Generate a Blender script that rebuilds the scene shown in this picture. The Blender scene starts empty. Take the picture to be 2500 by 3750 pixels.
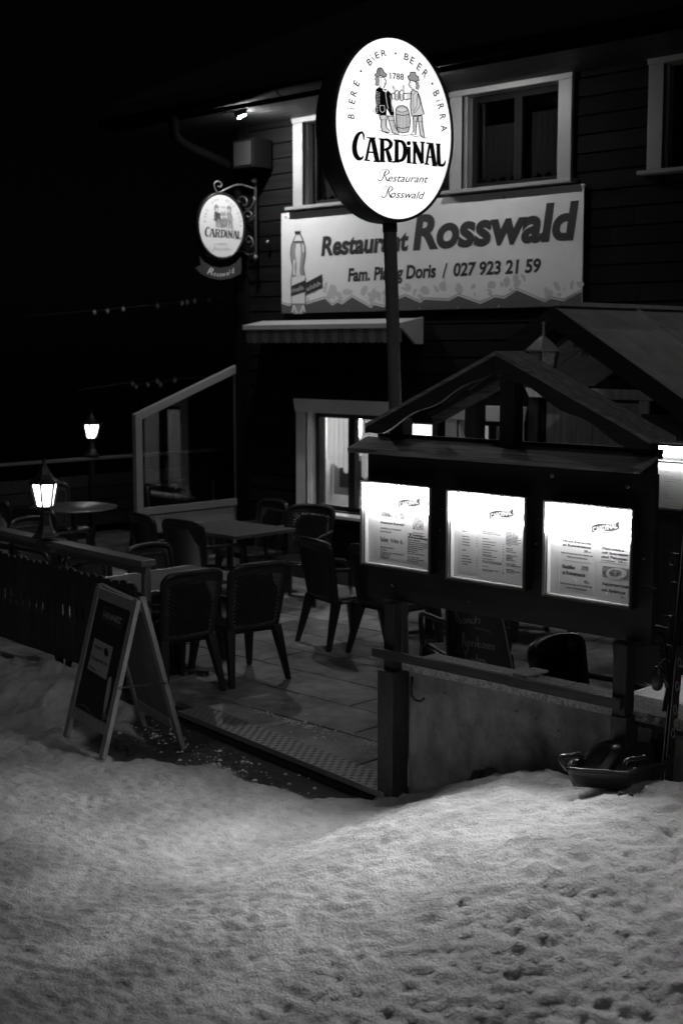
import bpy, bmesh, math, random
import numpy as np
from mathutils import Vector, Matrix, noise
random.seed(7)
sc = bpy.context.scene
COL = sc.collection
V = Vector
def rad(a): return math.radians(a)

# ------------------------------------------------------------------ camera
F_PX, CX, CY, CAM_Z = 5000.0, 1250.0, 1875.0, 2.45
PITCH = math.atan(605 / 5000)
FH = V((-0.699, 0.715, 0)).normalized()           # horizontal heading
RT = V((FH.y, -FH.x, 0))
UP = V((0, 0, 1))
FWD = FH * math.cos(PITCH) - UP * math.sin(PITCH)
CUP = UP * math.cos(PITCH) + FH * math.sin(PITCH)
CAM = V((0, 0, CAM_Z))
cam_d = bpy.data.cameras.new('camera')
cam = bpy.data.objects.new('camera', cam_d); COL.objects.link(cam)
cam_d.sensor_fit = 'VERTICAL'; cam_d.sensor_height = 36; cam_d.sensor_width = 24; cam_d.lens = 48
cam_d.clip_start = 0.1; cam_d.clip_end = 400
m = Matrix((RT, CUP, -FWD)).transposed().to_4x4(); m.translation = CAM
cam.matrix_world = m
cam_d.dof.use_dof = True; cam_d.dof.focus_distance = 7.2; cam_d.dof.aperture_fstop = 2.8
sc.camera = cam

# ------------------------------------------------------------------ world, exposure
w = bpy.data.worlds.new('World'); sc.world = w; w.use_nodes = True
nt = w.node_tree; nt.nodes.clear()
sky = nt.nodes.new('ShaderNodeTexSky'); sky.sky_type = 'NISHITA'; sky.sun_disc = False
sky.sun_elevation = rad(33); sky.sun_rotation = rad(120)
bw = nt.nodes.new('ShaderNodeRGBToBW'); bg = nt.nodes.new('ShaderNodeBackground'); wo = nt.nodes.new('ShaderNodeOutputWorld')
nt.links.new(sky.outputs[0], bw.inputs[0]); nt.links.new(bw.outputs[0], bg.inputs[0]); nt.links.new(bg.outputs[0], wo.inputs[0])
bg.inputs[1].default_value = 0.00012
sc.view_settings.view_transform = 'Standard'; sc.view_settings.look = 'None'
sc.view_settings.exposure = 0.0; sc.view_settings.gamma = 1.0
sc.render.engine = 'CYCLES'
sc.cycles.use_denoising = True
sc.cycles.sample_clamp_indirect = 4.0
sc.cycles.max_bounces = 7
# faint far street lighting from the right, behind the camera
sd_ = bpy.data.lights.new('sun', 'SUN'); sd_.energy = .16; sd_.angle = rad(3); sd_.color = (1, 1, 1)
sun = bpy.data.objects.new('sun', sd_); COL.objects.link(sun)
to_sun = V((.80, -.46, 0)).normalized() * math.cos(rad(33)) + UP * math.sin(rad(33))
sun.rotation_euler = to_sun.to_track_quat('Z', 'Y').to_euler()
L_SIGN, L_SIGN_BACK, L_HEAD, L_INNER, L_LAMP, L_LANT, L_ROOM = 1.12, 1.6, 190, 6.5, 1600, 12, 38

# ------------------------------------------------------------------ reading points off real planes
def ray(x, y): return FWD * F_PX + RT * (x - CX) - CUP * (y - CY)
def onY(x, y, Y): d = ray(x, y); return CAM + d * (Y / d.y)
def onX(x, y, X): d = ray(x, y); return CAM + d * (X / d.x)
def onZ(x, y, z=0.0): d = ray(x, y); return CAM + d * ((z - CAM_Z) / d.z)
def onP(x, y, p, n): d = ray(x, y); return CAM + d * ((p - CAM).dot(n) / d.dot(n))
def c1(x, y): return 1150 + x * .38265, 80 + y * .38265
def c3(x, y): return 1600 + x * .574, 2100 + y * .574
def c5(x, y): return 1020 + x * .3061, 780 + y * .3061
def c8(x, y): return 1750 + x * .4783, 1050 + y * .4783
def cb(x, y): return 1000 + x * .7653, 650 + y * .7653

# ------------------------------------------------------------------ mesh collector
class MB:
    def __init__(s): s.v = []; s.f = []; s.sm = []
    def add(s, vs, fs, smooth=False):
        n = len(s.v); s.v += [tuple(v) for v in vs]
        s.f += [tuple(i + n for i in f) for f in fs]; s.sm += [smooth] * len(fs)
        return s
    def box(s, x0, x1, y0, y1, z0, z1):
        vs = [(x, y, z) for z in (z0, z1) for y in (y0, y1) for x in (x0, x1)]
        return s.add(vs, [(0, 2, 3, 1), (4, 5, 7, 6), (0, 1, 5, 4), (2, 6, 7, 3), (0, 4, 6, 2), (1, 3, 7, 5)])
    def obox(s, c, ax, ay, az, hx, hy, hz):
        c = V(c); ax = V(ax).normalized(); ay = V(ay).normalized(); az = V(az).normalized()
        vs = [c + ax * (hx * i) + ay * (hy * j) + az * (hz * k) for k in (-1, 1) for j in (-1, 1) for i in (-1, 1)]
        return s.add(vs, [(0, 2, 3, 1), (4, 5, 7, 6), (0, 1, 5, 4), (2, 6, 7, 3), (0, 4, 6, 2), (1, 3, 7, 5)])
    def beam(s, a, b, wd, ht, side=None):
        a, b = V(a), V(b); d = (b - a)
        if side is None:
            side = d.cross(UP)
            if side.length < 1e-5: side = V((1, 0, 0))
        side = V(side).normalized(); u = side.cross(d).normalized()
        return s.obox((a + b) / 2, d, side, u, d.length / 2, wd / 2, ht / 2)
    def tube(s, pts, r, n=8, cap=True, closed=False):
        pts = [V(p) for p in pts]; m = len(pts)
        rs = r if isinstance(r, (list, tuple)) else [r] * m
        prev = None; rings = []
        for i, p in enumerate(pts):
            if closed: t = pts[(i + 1) % m] - pts[i - 1]
            else: t = pts[min(i + 1, m - 1)] - pts[max(i - 1, 0)]
            t.normalize()
            if prev is None:
                a = t.orthogonal().normalized()
            else:
                a = (prev - t * prev.dot(t)).normalized()
            prev = a; b = t.cross(a)
            rings.append([p + (a * math.cos(2 * math.pi * k / n) + b * math.sin(2 * math.pi * k / n)) * rs[i] for k in range(n)])
        vs = [v for ring in rings for v in ring]; fs = []
        for i in range(m if closed else m - 1):
            j = (i + 1) % m
            for k in range(n): fs.append((i * n + k, i * n + (k + 1) % n, j * n + (k + 1) % n, j * n + k))
        s.add(vs, fs, True)
        if cap and not closed:
            s.add(rings[0], [tuple(range(n - 1, -1, -1))]); s.add(rings[-1], [tuple(range(n))])
        return s
    def lathe(s, prof, c=(0, 0, 0), n=16, rot=0, smooth=True):
        vs = []; fs = []
        for (r, z) in prof:
            for k in range(n):
                a = rot + 2 * math.pi * k / n
                vs.append((c[0] + r * math.cos(a), c[1] + r * math.sin(a), c[2] + z))
        for i in range(len(prof) - 1):
            for k in range(n): fs.append((i * n + k, i * n + (k + 1) % n, (i + 1) * n + (k + 1) % n, (i + 1) * n + k))
        fs.append(tuple(range(n - 1, -1, -1))); fs.append(tuple((len(prof) - 1) * n + k for k in range(n)))
        return s.add(vs, fs, smooth)
    def prism(s, poly, off):
        n = len(poly); off = V(off); a = [V(p) for p in poly]
        s.add(a + [p + off for p in a], [tuple(range(n)), tuple(range(2 * n - 1, n - 1, -1))] +
              [(i, i + n, (i + 1) % n + n, (i + 1) % n) for i in range(n)])
        return s
    def poly(s, pts): return s.add(pts, [tuple(range(len(pts)))])
    def sphere(s, c, r, n=10, sz=1.0):
        prof = [(max(r * math.sin(math.pi * i / n), 1e-4), -r * sz * math.cos(math.pi * i / n)) for i in range(n + 1)]
        return s.lathe(prof, c, n)
    def build(s, name, mat, parent=None, bevel=0, orig=None):
        o_ = V(orig) if orig is not None else ORG.get(parent.name, V((0, 0, 0))) if parent else V((0, 0, 0))
        me = bpy.data.meshes.new(name)
        me.from_pydata([tuple(V(v) - o_) for v in s.v], [], s.f)
        me.polygons.foreach_set('use_smooth', s.sm)
        me.materials.append(mat); me.update()
        bm = bmesh.new(); bm.from_mesh(me); bmesh.ops.recalc_face_normals(bm, faces=bm.faces); bm.to_mesh(me); bm.free()
        o = bpy.data.objects.new(name, me); COL.objects.link(o)
        if parent: o.parent = parent; ORG[o.name] = o_
        elif orig is not None: o.location = o_; ORG[o.name] = o_
        if bevel:
            b = o.modifiers.new('bevel', 'BEVEL'); b.width = bevel; b.segments = 2; b.limit_method = 'ANGLE'; b.angle_limit = rad(40)
        return o
ORG = {}
def thing(name, label, cat, loc=(0, 0, 0), group=None, rz=0):
    o = bpy.data.objects.new(name, None); COL.objects.link(o); o.location = loc; o.rotation_euler = (0, 0, rz)
    o.empty_display_size = .1
    ORG[o.name] = V(loc) if rz == 0 else V((0, 0, 0))
    o['label'] = label; o['category'] = cat
    if group: o['group'] = group
    return o
def tag(o, label, cat, group=None):
    o['label'] = label; o['category'] = cat
    if group: o['group'] = group
    return o
def kind(o, k, label=None):
    o['kind'] = k
    if label: o['label'] = label
    return o
def copy_thing(root, loc, rz, label):
    r = root.copy(); COL.objects.link(r); r.location = loc; r.rotation_euler = (0, 0, rz); r['label'] = label
    for ch in list(root.children):
        c = ch.copy(); COL.objects.link(c); c.parent = r
        for g in list(ch.children):
            d = g.copy(); COL.objects.link(d); d.parent = c
    return r

# ------------------------------------------------------------------ materials (black and white place)
MATS = {}
def mat(name, g=.5, rough=.6, metal=0, spec=.5, grain=0, gscale=(8, 8, 8), gdet=4, bump=0, bscale=None, bdist=.01, rnd=0, coat=0, dirt=0):
    """grey material; grain = relative colour variation from a stretched noise; rnd = per-object variation"""
    m = bpy.data.materials.new(name); m.use_nodes = True; t = m.node_tree; n = t.nodes; l = t.links
    p = n['Principled BSDF']; p.inputs['Roughness'].default_value = rough; p.inputs['Metallic'].default_value = metal
    p.inputs['Specular IOR Level'].default_value = spec; p.inputs['Coat Weight'].default_value = coat
    p.inputs['Base Color'].default_value = (g, g, g, 1)
    tc = n.new('ShaderNodeTexCoord')
    if grain or rnd or dirt:
        val = None
        mp = n.new('ShaderNodeMapping'); mp.inputs['Scale'].default_value = gscale; l.new(tc.outputs['Object'], mp.inputs[0])
        oi = n.new('ShaderNodeObjectInfo')
        ad = n.new('ShaderNodeVectorMath'); ad.operation = 'ADD'
        sc_ = n.new('ShaderNodeVectorMath'); sc_.operation = 'SCALE'; sc_.inputs['Scale'].default_value = 37.0
        cx_ = n.new('ShaderNodeCombineXYZ'); l.new(oi.outputs['Random'], cx_.inputs[0]); l.new(oi.outputs['Random'], cx_.inputs[1]); l.new(oi.outputs['Random'], cx_.inputs[2])
        l.new(cx_.outputs[0], sc_.inputs[0]); l.new(mp.outputs[0], ad.inputs[0]); l.new(sc_.outputs[0], ad.inputs[1])
        nz = n.new('ShaderNodeTexNoise'); nz.inputs['Scale'].default_value = 1; nz.inputs['Detail'].default_value = gdet; nz.inputs['Roughness'].default_value = .65
        l.new(ad.outputs[0], nz.inputs[0])
        mr = n.new('ShaderNodeMapRange'); mr.inputs['From Min'].default_value = .3; mr.inputs['From Max'].default_value = .7
        mr.inputs['To Min'].default_value = g * (1 - grain); mr.inputs['To Max'].default_value = g * (1 + grain)
        l.new(nz.outputs[0], mr.inputs[0])
        rr = n.new('ShaderNodeMapRange'); rr.inputs['To Min'].default_value = 1 - rnd; rr.inputs['To Max'].default_value = 1 + rnd
        l.new(oi.outputs['Random'], rr.inputs[0])
        mu = n.new('ShaderNodeMath'); mu.operation = 'MULTIPLY'; l.new(mr.outputs[0], mu.inputs[0]); l.new(rr.outputs[0], mu.inputs[1])
        out = mu.outputs[0]
        if dirt:
            n2 = n.new('ShaderNodeTexNoise'); n2.inputs['Scale'].default_value = 1.7; n2.inputs['Detail'].default_value = 8; n2.inputs['Roughness'].default_value = .7
            l.new(tc.outputs['Object'], n2.inputs[0])
            m2 = n.new('ShaderNodeMapRange'); m2.inputs['From Min'].default_value = .35; m2.inputs['From Max'].default_value = .65
            m2.inputs['To Min'].default_value = 1 - dirt; m2.inputs['To Max'].default_value = 1 + dirt; l.new(n2.outputs[0], m2.inputs[0])
            m3 = n.new('ShaderNodeMath'); m3.operation = 'MULTIPLY'; l.new(out, m3.inputs[0]); l.new(m2.outputs[0], m3.inputs[1]); out = m3.outputs[0]
        cc = n.new('ShaderNodeCombineColor'); [l.new(out, cc.inputs[i]) for i in range(3)]
        l.new(cc.outputs[0], p.inputs['Base Color'])
    if bump:
        mp2 = n.new('ShaderNodeMapping'); mp2.inputs['Scale'].default_value = bscale or gscale; l.new(tc.outputs['Object'], mp2.inputs[0])
        nb = n.new('ShaderNodeTexNoise'); nb.inputs['Scale'].default_value = 1; nb.inputs['Detail'].default_value = 5; l.new(mp2.outputs[0], nb.inputs[0])
        b = n.new('ShaderNodeBump'); b.inputs['Strength'].default_value = bump; b.inputs['Distance'].default_value = bdist
        l.new(nb.outputs[0], b.inputs['Height']); l.new(b.outputs[0], p.inputs['Normal'])
    MATS[name] = m
    return m
def emis(name, L, g=.8):
    m = bpy.data.materials.new(name); m.use_nodes = True; p = m.node_tree.nodes['Principled BSDF']
    p.inputs['Base Color'].default_value = (g, g, g, 1); p.inputs['Roughness'].default_value = .3
    p.inputs['Emission Color'].default_value = (1, 1, 1, 1); p.inputs['Emission Strength'].default_value = L
    MATS[name] = m; return m
def glass(name, refl=.06, tint=.95, rough=0.0):
    m = bpy.data.materials.new(name); m.use_nodes = True; t = m.node_tree; t.nodes.clear()
    o = t.nodes.new('ShaderNodeOutputMaterial'); mx = t.nodes.new('ShaderNodeMixShader')
    tr = t.nodes.new('ShaderNodeBsdfTransparent'); tr.inputs[0].default_value = (tint, tint, tint, 1)
    gl = t.nodes.new('ShaderNodeBsdfGlossy'); gl.inputs['Roughness'].default_value = rough
    fr = t.nodes.new('ShaderNodeLayerWeight'); fr.inputs[0].default_value = .5
    pw = t.nodes.new('ShaderNodeMath'); pw.operation = 'POWER'; pw.inputs[1].default_value = 4.5; t.links.new(fr.outputs['Facing'], pw.inputs[0])
    mr = t.nodes.new('ShaderNodeMath'); mr.operation = 'MAXIMUM'; mr.inputs[1].default_value = refl
    t.links.new(pw.outputs[0], mr.inputs[0]); t.links.new(mr.outputs[0], mx.inputs[0])
    t.links.new(tr.outputs[0], mx.inputs[1]); t.links.new(gl.outputs[0], mx.inputs[2]); t.links.new(mx.outputs[0], o.inputs[0])
    return m
M = dict(
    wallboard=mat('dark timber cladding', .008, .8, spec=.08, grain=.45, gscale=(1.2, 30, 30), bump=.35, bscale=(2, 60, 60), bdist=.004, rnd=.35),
    darkwood=mat('dark stained wood', .03, .5, grain=.6, gscale=(3, 40, 40), bump=.5, bscale=(4, 70, 70), bdist=.003, rnd=.2),
    darkwoodv=mat('dark stained wood upright', .03, .5, grain=.5, gscale=(40, 40, 3), bump=.5, bscale=(70, 70, 4), bdist=.003, rnd=.25),
    boardwood=mat('menu board panel', .018, .45, grain=.5, gscale=(2, 20, 25), bump=.3, bscale=(3, 50, 50), bdist=.002),
    capwood=mat('weathered plank', .24, .6, grain=.7, gscale=(2.5, 60, 45), gdet=6, bump=.6, bscale=(3, 90, 60), bdist=.004),
    sashwood=mat('dark painted sash', .012, .7, spec=.1), doorwood=mat('door planks', .7, .6, grain=.25, gscale=(25, 25, 2), rnd=.15),
    rail=mat('grey oiled rail', .16, .42, grain=.3, gscale=(4, 40, 40), bump=.2, bscale=(4, 60, 60), bdist=.002),
    aframe=mat('bare pine frame', .28, .55, grain=.2, gscale=(40, 40, 5), bump=.3, bscale=(80, 80, 8), bdist=.002),
    whitelow=mat('white window trim lightened', .8, .45, dirt=.1), white=mat('white window trim', .30, .45, dirt=.1),  # low trim lighter than upper: the difference in light is put into the paint
    whitedim=mat('grey painted frame', .27, .5, dirt=.08),
    banner=mat('banner sheet', .80, .5, bump=.12, bscale=(1.5, 1.5, 2), bdist=.02, dirt=.05),
    ink=mat('dark print', .035, .5),
    ink2=mat('grey print', .3, .5),
    ink3=mat('pale grey print', .42, .5),
    white_print=mat('white print', .75, .5),
    plastic=mat('dark moulded plastic', .024, .33, bump=.15, bscale=(120, 120, 120), bdist=.001),
    paleplastic=mat('dark plastic weave', .035, .35),
    tabletop=mat('table top', .13, .38, grain=.3, gscale=(14, 14, 14), bump=.1, bscale=(20, 20, 20), bdist=.002),
    alu=mat('brushed aluminium', .45, .32, metal=.9, bump=.1, bscale=(3, 200, 200), bdist=.001),
    alud=mat('dull metal', .3, .4, metal=.85),
    iron=mat('black iron', .03, .35, spec=.6, bump=.2, bscale=(60, 60, 60), bdist=.002),
    steelpost=mat('painted steel shoe', .035, .4, grain=.5, gscale=(30, 30, 12), bump=.3, bscale=(60, 60, 20), bdist=.002),
    pole=mat('grey painted pole', .16, .4, grain=.2, gscale=(10, 10, 4), bump=.15, bscale=(50, 50, 20), bdist=.001),
    signrim=mat('sign casing', .035, .35, spec=.5, dirt=.2),
    concrete=mat('stained concrete', .23, .8, grain=.4, gscale=(5, 5, 2.2), gdet=8, bump=.4, bscale=(60, 60, 60), bdist=.006, dirt=.65),
    granite=mat('granite coping', .38, .7, grain=.65, gscale=(70, 70, 70), bump=.5, bscale=(70, 70, 70), bdist=.006),
    slab=mat('paving slab', .31, .55, grain=.25, gscale=(9, 9, 9), bump=.4, bscale=(35, 35, 35), bdist=.004, rnd=.16, dirt=.5),
    bedding=mat('joint bedding', .03, .9),
    plate=mat('chequer plate', .32, .42, metal=.25, grain=.25, gscale=(40, 40, 40)),
    roofmetal=mat('sheet metal roofing', .5, .5, metal=.1, grain=.2, gscale=(6, 6, 6), bump=.1, bscale=(5, 5, 5), bdist=.01),
    tile=mat('house roof', .02, .7), soffit=mat('soffit boards', .03, .6, rnd=.2),
    gutter=mat('weathered gutter', .004, .8, spec=.05), black=mat('black enamel', .015, .3),
    awning=mat('awning fabric', .32, .7, dirt=.1), awning2=mat('awning stripe', .2, .7),
    paper=mat('paper', .82, .6), back=mat('case lining', .82, .5),
    sled=mat('sled plastic', .03, .25, spec=.5, coat=.2), ski=mat('ski top sheet', .03, .25), skiedge=mat('ski edge', .5, .3, metal=.5),
    chalk=mat('chalk writing', .25, .9), slate=mat('chalkboard', .02, .6),
    rear=mat('poster back', .16, .6, dirt=.35), curtain=mat('lace curtain', .7, .9), room=mat('room wall', .55, .8, dirt=.2),
    pic1=mat('photo print', .28, .5, grain=.9, gscale=(45, 45, 45)), pic2=mat('food print', .4, .5, grain=.9, gscale=(60, 60, 90)),
    bulb=mat('unlit bulb', .2, .2, spec=.6), kerb=mat('concrete kerb', .05, .85, dirt=.3, grain=.2),
    glass=glass('window glass'), caseglass=glass('case glass', .03, .98), screenglass=glass('screen glass', .09, .85),
    darkglass=glass('dark window glass', .08, .5),
    sign=emis('sign face', L_SIGN), sign_b=emis('sign back face', L_SIGN_BACK), head=emis('case header light', L_HEAD), inner=emis('case tube light', L_INNER),
    lamp=emis('flood lamp glass', L_LAMP), lant=emis('lantern glass', L_LANT), roomlamp=emis('room lamp', L_ROOM), facelit=emis('lit case header', 2.0), rlamp=emis('porch light glass', 25), letterglow=emis('lit lettering', 1.1), dimglow=emis('dimmed glow patch', 1.3), toneA=emis('translucent dark print', .30, .1), toneB=emis('translucent pale print', .62, .3), frosted=mat('frosted lantern pane', .3, .35, grain=.6, gscale=(40,40,40)))

# the sign's tubes light its face a little unevenly
t_ = M['sign'].node_tree; tc_ = t_.nodes.new('ShaderNodeTexCoord'); nz_ = t_.nodes.new('ShaderNodeTexNoise'); nz_.inputs['Scale'].default_value = 2.2; nz_.inputs['Detail'].default_value = 2
mr_ = t_.nodes.new('ShaderNodeMapRange'); mr_.inputs['From Min'].default_value = .3; mr_.inputs['From Max'].default_value = .7; mr_.inputs['To Min'].default_value = L_SIGN * .84; mr_.inputs['To Max'].default_value = L_SIGN * 1.1
t_.links.new(tc_.outputs['Object'], nz_.inputs[0]); t_.links.new(nz_.outputs[0], mr_.inputs[0]); t_.links.new(mr_.outputs[0], t_.nodes['Principled BSDF'].inputs['Emission Strength'])
cm_ = M['curtain']; t_ = cm_.node_tree; po = t_.nodes['Principled BSDF']; tl_ = t_.nodes.new('ShaderNodeBsdfTranslucent'); tl_.inputs[0].default_value = (.8, .8, .8, 1)
mx_ = t_.nodes.new('ShaderNodeMixShader'); mx_.inputs[0].default_value = .55
t_.links.new(po.outputs[0], mx_.inputs[1]); t_.links.new(tl_.outputs[0], mx_.inputs[2]); t_.links.new(mx_.outputs[0], t_.nodes['Material Output'].inputs[0])
# ------------------------------------------------------------------ text and print
def text_mesh(s, bold=0.0, shear=0.0, res=3):
    cu = bpy.data.curves.new('t', 'FONT'); cu.body = s; cu.size = 1; cu.offset = bold; cu.shear = shear; cu.resolution_u = res
    cu.fill_mode = 'FRONT'
    o = bpy.data.objects.new('t', cu); me = bpy.data.meshes.new_from_object(o)
    vs = [V(v.co) for v in me.vertices]; fs = [tuple(p.vertices) for p in me.polygons]
    bpy.data.objects.remove(o); bpy.data.curves.remove(cu); bpy.data.meshes.remove(me)
    return vs, fs
CAP = .729
def put_text(mb, s, A, B, H, n, off=.0015, bold=0.0, shear=0.0, res=3, align_left=False):
    """text s from world point A to B along its baseline, cap height H, lying on a plane with normal n"""
    vs, fs = text_mesh(s, bold, shear, res)
    if not vs: return
    A, B, n = V(A), V(B), V(n).normalized(); d = (B - A); W = d.length; d.normalize(); u = n.cross(d).normalized()
    x0 = min(v.x for v in vs); x1 = max(v.x for v in vs)
    kx = W / (x1 - x0) if not align_left else H / CAP; ky = H / CAP
    mb.add([A + d * ((v.x - x0) * kx) + u * (v.y * ky) + n * off for v in vs], fs)
def catmull(P, sub=5):
    P = [V(p) for p in P]
    if len(P) < 3: return P
    out = []
    for i in range(len(P) - 1):
        p0 = P[max(i - 1, 0)]; p1 = P[i]; p2 = P[i + 1]; p3 = P[min(i + 2, len(P) - 1)]
        for k in range(sub):
            t = k / sub
            out.append(.5 * ((2 * p1) + (p2 - p0) * t + (2 * p0 - 5 * p1 + 4 * p2 - p3) * t * t + (3 * p1 - p0 - 3 * p2 + p3) * t ** 3))
    out.append(P[-1]); return out
class Print:
    """flat print on a plane: every stroke a shade higher than the last so none coincide"""
    def __init__(s, mapper, n, base=.0012, step=.00002): s.m = mapper; s.n = V(n).normalized(); s.k = base; s.st = step; s.mb = MB()
    def _p(s, x, y): return s.m(x, y) + s.n * s.k
    def poly(s, pts): s.mb.poly([s._p(*p) for p in pts]); s.k += s.st; return s
    def ribbon(s, pts, w, smooth=True, sub=5):
        ws = w if isinstance(w, (list, tuple)) else [w] * len(pts)
        P = [V((p[0], p[1], ws[i])) for i, p in enumerate(pts)]
        if smooth and len(P) > 2: P = catmull(P, sub)
        L = []; R = []
        for i, p in enumerate(P):
            t = P[min(i + 1, len(P) - 1)] - P[max(i - 1, 0)]; t.z = 0
            if t.length < 1e-6: t = V((1, 0, 0))
            t.normalize(); q = V((-t.y, t.x)) * (p.z / 2)
            L.append(s._p(p.x + q.x, p.y + q.y)); R.append(s._p(p.x - q.x, p.y - q.y))
        nn = len(L); s.mb.add(L + R, [(i, i + 1, nn + i + 1, nn + i) for i in range(nn - 1)]); s.k += s.st; return s
    def disc(s, x, y, r, ry=None): return s.poly([(x + r * math.cos(a * math.pi / 6), y + (ry or r) * math.sin(a * math.pi / 6)) for a in range(12)])
    def build(s, name, mt, parent): return s.mb.build(name, mt, parent)
# ================================================================== SETTING: snow, patio, wall
def sstep(a, b, t):
    t = min(1, max(0, (t - a) / (b - a))); return t * t * (3 - 2 * t)
def strip_y(x):        # front edge of the patio strip
    return 5.37 + (-4.97 - x) * .1333 if x > -7.3 else 5.66 + (-7.3 - x) * .09
def snow_h(x, y, fine=True):
    d = strip_y(x) - y                      # distance in front of the patio edge
    slope = .12 * sstep(.6, 5.0, d) * (1 - .35 * sstep(-6, -10, x))
    bank = (.40 * sstep(-5.02, -3.75, x) + .16 * sstep(-3.9, -2.9, x)) * (1 - .9 * sstep(.25, 2.6, d))
    lp = .15 * math.exp(-((x + 7.9) / .75) ** 2 - ((d - .42) / .36) ** 2) + .07 * sstep(-7.3, -8.4, x) * (1 - sstep(.5, 1.4, d))
    z = -.045 + slope + bank + lp
    if x > -5.0 and d < .0: z = max(z, bank * 1.0 - .02)
    a = 0
    if fine:
        p = V((x, y, 0))
        bare = bare_amt(x, y)
        chunk = noise.fractal(p * 3.2, .8, 2.1, 4)
        pits = noise.noise(V((x * 7.0 + 3, y * 9.0, 4.4))); pits2 = noise.noise(V((x * 23 + 1, y * 27, 7.7)))
        a = .006 * chunk + .013 * noise.fractal(V((x * 17, y * 22, 0)), .4, 2.0, 4)
        mask = sstep(-.15, .35, noise.noise(V((x * 1.1 + 5, y * 1.3, 3.3))))
        a -= .015 * max(0, pits - .56) * mask; a -= .018 * max(0, pits2 - .22) * (.3 + .7 * mask)
        tr = noise.noise(V((x * 2.2 - y * 1.2, (x + y) * .35, 2.0)))
        a -= .004 * max(0, 1 - abs(tr) * 9)
        lump = max(0, noise.noise(V((x * 5.5, y * 5.5, 1.3)))) * (.14 if x < -7.0 else .04 if x > -4.6 else .0) * (1 - sstep(.5, 1.3, d))
        z += (a + lump) * (1 - .75 * bare) - bare * .018
    if d < 0: z = min(z, -.16) if x < -5.02 else z * (1 - sstep(.12, .3, -d)) - .3 * sstep(.12, .3, -d)
    return z
def bare_amt(x, y):
    d = strip_y(x) - y
    n_ = noise.fractal(V((x * 2.3, y * 2.3, 9.1)), .9, 2.0, 5) * .17
    edge = .34 if x > -6.4 else .42
    edge *= sstep(-4.95, -5.5, x)
    if x < -7.0: edge *= 1 - .9 * sstep(-7.0, -7.35, x)
    b = 1 - sstep(edge - .05, edge + .06, d + n_)
    af = max(math.exp(-((x + 6.78) / .40) ** 2 - ((y - 4.98) / .24) ** 2), math.exp(-((x + 6.45) / .35) ** 2 - ((y - 5.12) / .2) ** 2))      # thawed patch under the sign stand
    b = max(b, sstep(.42, .6, af + n_ * 1.8) * .95)
    return b if x < -4.97 else 0
def axis(a, b, st, far, k=1.35):
    c = list(np.arange(a, b + 1e-6, st)); s_ = st; x = a; pre = []
    while x > -far: s_ *= k; x -= s_; pre.append(x)
    s_ = st; x = b; post = []
    while x < far: s_ *= k; x += s_; post.append(x)
    return pre[::-1] + c + post
xs = axis(-9.4, -1.3, .0185, 70); ys = axis(1.0, 5.72, .0185, 70)
vs = []; sn = []; fall_a = []
for y in ys:
    for x in xs:
        fine = -9.8 < x < -1 and .4 < y < 5.9
        zz = snow_h(x, y, fine)
        far_ = max(0, -16.2 - x, y - 19, x - 6 if y > 6 else 0, (-9 - x) if y > 7.5 and x < -16 else 0)
        zz -= far_ * 1.15                     # added slope, steep enough to lie in its own shade and stay dark
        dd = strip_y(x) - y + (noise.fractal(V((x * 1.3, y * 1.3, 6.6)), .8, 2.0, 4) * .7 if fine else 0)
        fall_a.append(1 - sstep(.7, 3.0, dd))          # light falloff painted into the snow: paler by the wall, darker further out
        vs.append((x, y, zz)); sn.append(1 - bare_amt(x, y) if y < 5.9 else 1)
nx = len(xs); fs = [(j * nx + i, j * nx + i + 1, (j + 1) * nx + i + 1, (j + 1) * nx + i) for j in range(len(ys) - 1) for i in range(nx - 1)]
me = bpy.data.meshes.new('snow_ground'); me.from_pydata(vs, [], fs)
me.polygons.foreach_set('use_smooth', [True] * len(fs))
at_ = me.attributes.new('snow', 'FLOAT', 'POINT'); at_.data.foreach_set('value', sn)
at2_ = me.attributes.new('light_falloff', 'FLOAT', 'POINT'); at2_.data.foreach_set('value', fall_a)
sm_ = bpy.data.materials.new('trodden snow'); sm_.use_nodes = True; t = sm_.node_tree; n = t.nodes; l = t.links; p = n['Principled BSDF']
tc = n.new('ShaderNodeTexCoord'); at = n.new('ShaderNodeAttribute'); at.attribute_name = 'snow'
n1 = n.new('ShaderNodeTexNoise'); n1.inputs['Scale'].default_value = 2.2; n1.inputs['Detail'].default_value = 9; n1.inputs['Roughness'].default_value = .7; l.new(tc.outputs['Object'], n1.inputs[0])
r1 = n.new('ShaderNodeMapRange'); r1.inputs['From Min'].default_value = .3; r1.inputs['From Max'].default_value = .7; r1.inputs['To Min'].default_value = .36; r1.inputs['To Max'].default_value = .74; l.new(n1.outputs[0], r1.inputs[0])
n2 = n.new('ShaderNodeTexNoise'); n2.inputs['Scale'].default_value = 60; n2.inputs['Detail'].default_value = 4; l.new(tc.outputs['Object'], n2.inputs[0])
r2 = n.new('ShaderNodeMapRange'); r2.inputs['From Min'].default_value = .3; r2.inputs['From Max'].default_value = .7; r2.inputs['To Min'].default_value = .02; r2.inputs['To Max'].default_value = .07; l.new(n2.outputs[0], r2.inputs[0])
ac = n.new('ShaderNodeAttribute'); ac.attribute_name = 'light_falloff'; cm = n.new('ShaderNodeMapRange'); cm.inputs['To Min'].default_value = .26; cm.inputs['To Max'].default_value = 1.15; l.new(ac.outputs['Fac'], cm.inputs[0])
mm = n.new('ShaderNodeMath'); mm.operation = 'MULTIPLY'; l.new(r1.outputs[0], mm.inputs[0]); l.new(cm.outputs[0], mm.inputs[1])
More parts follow.
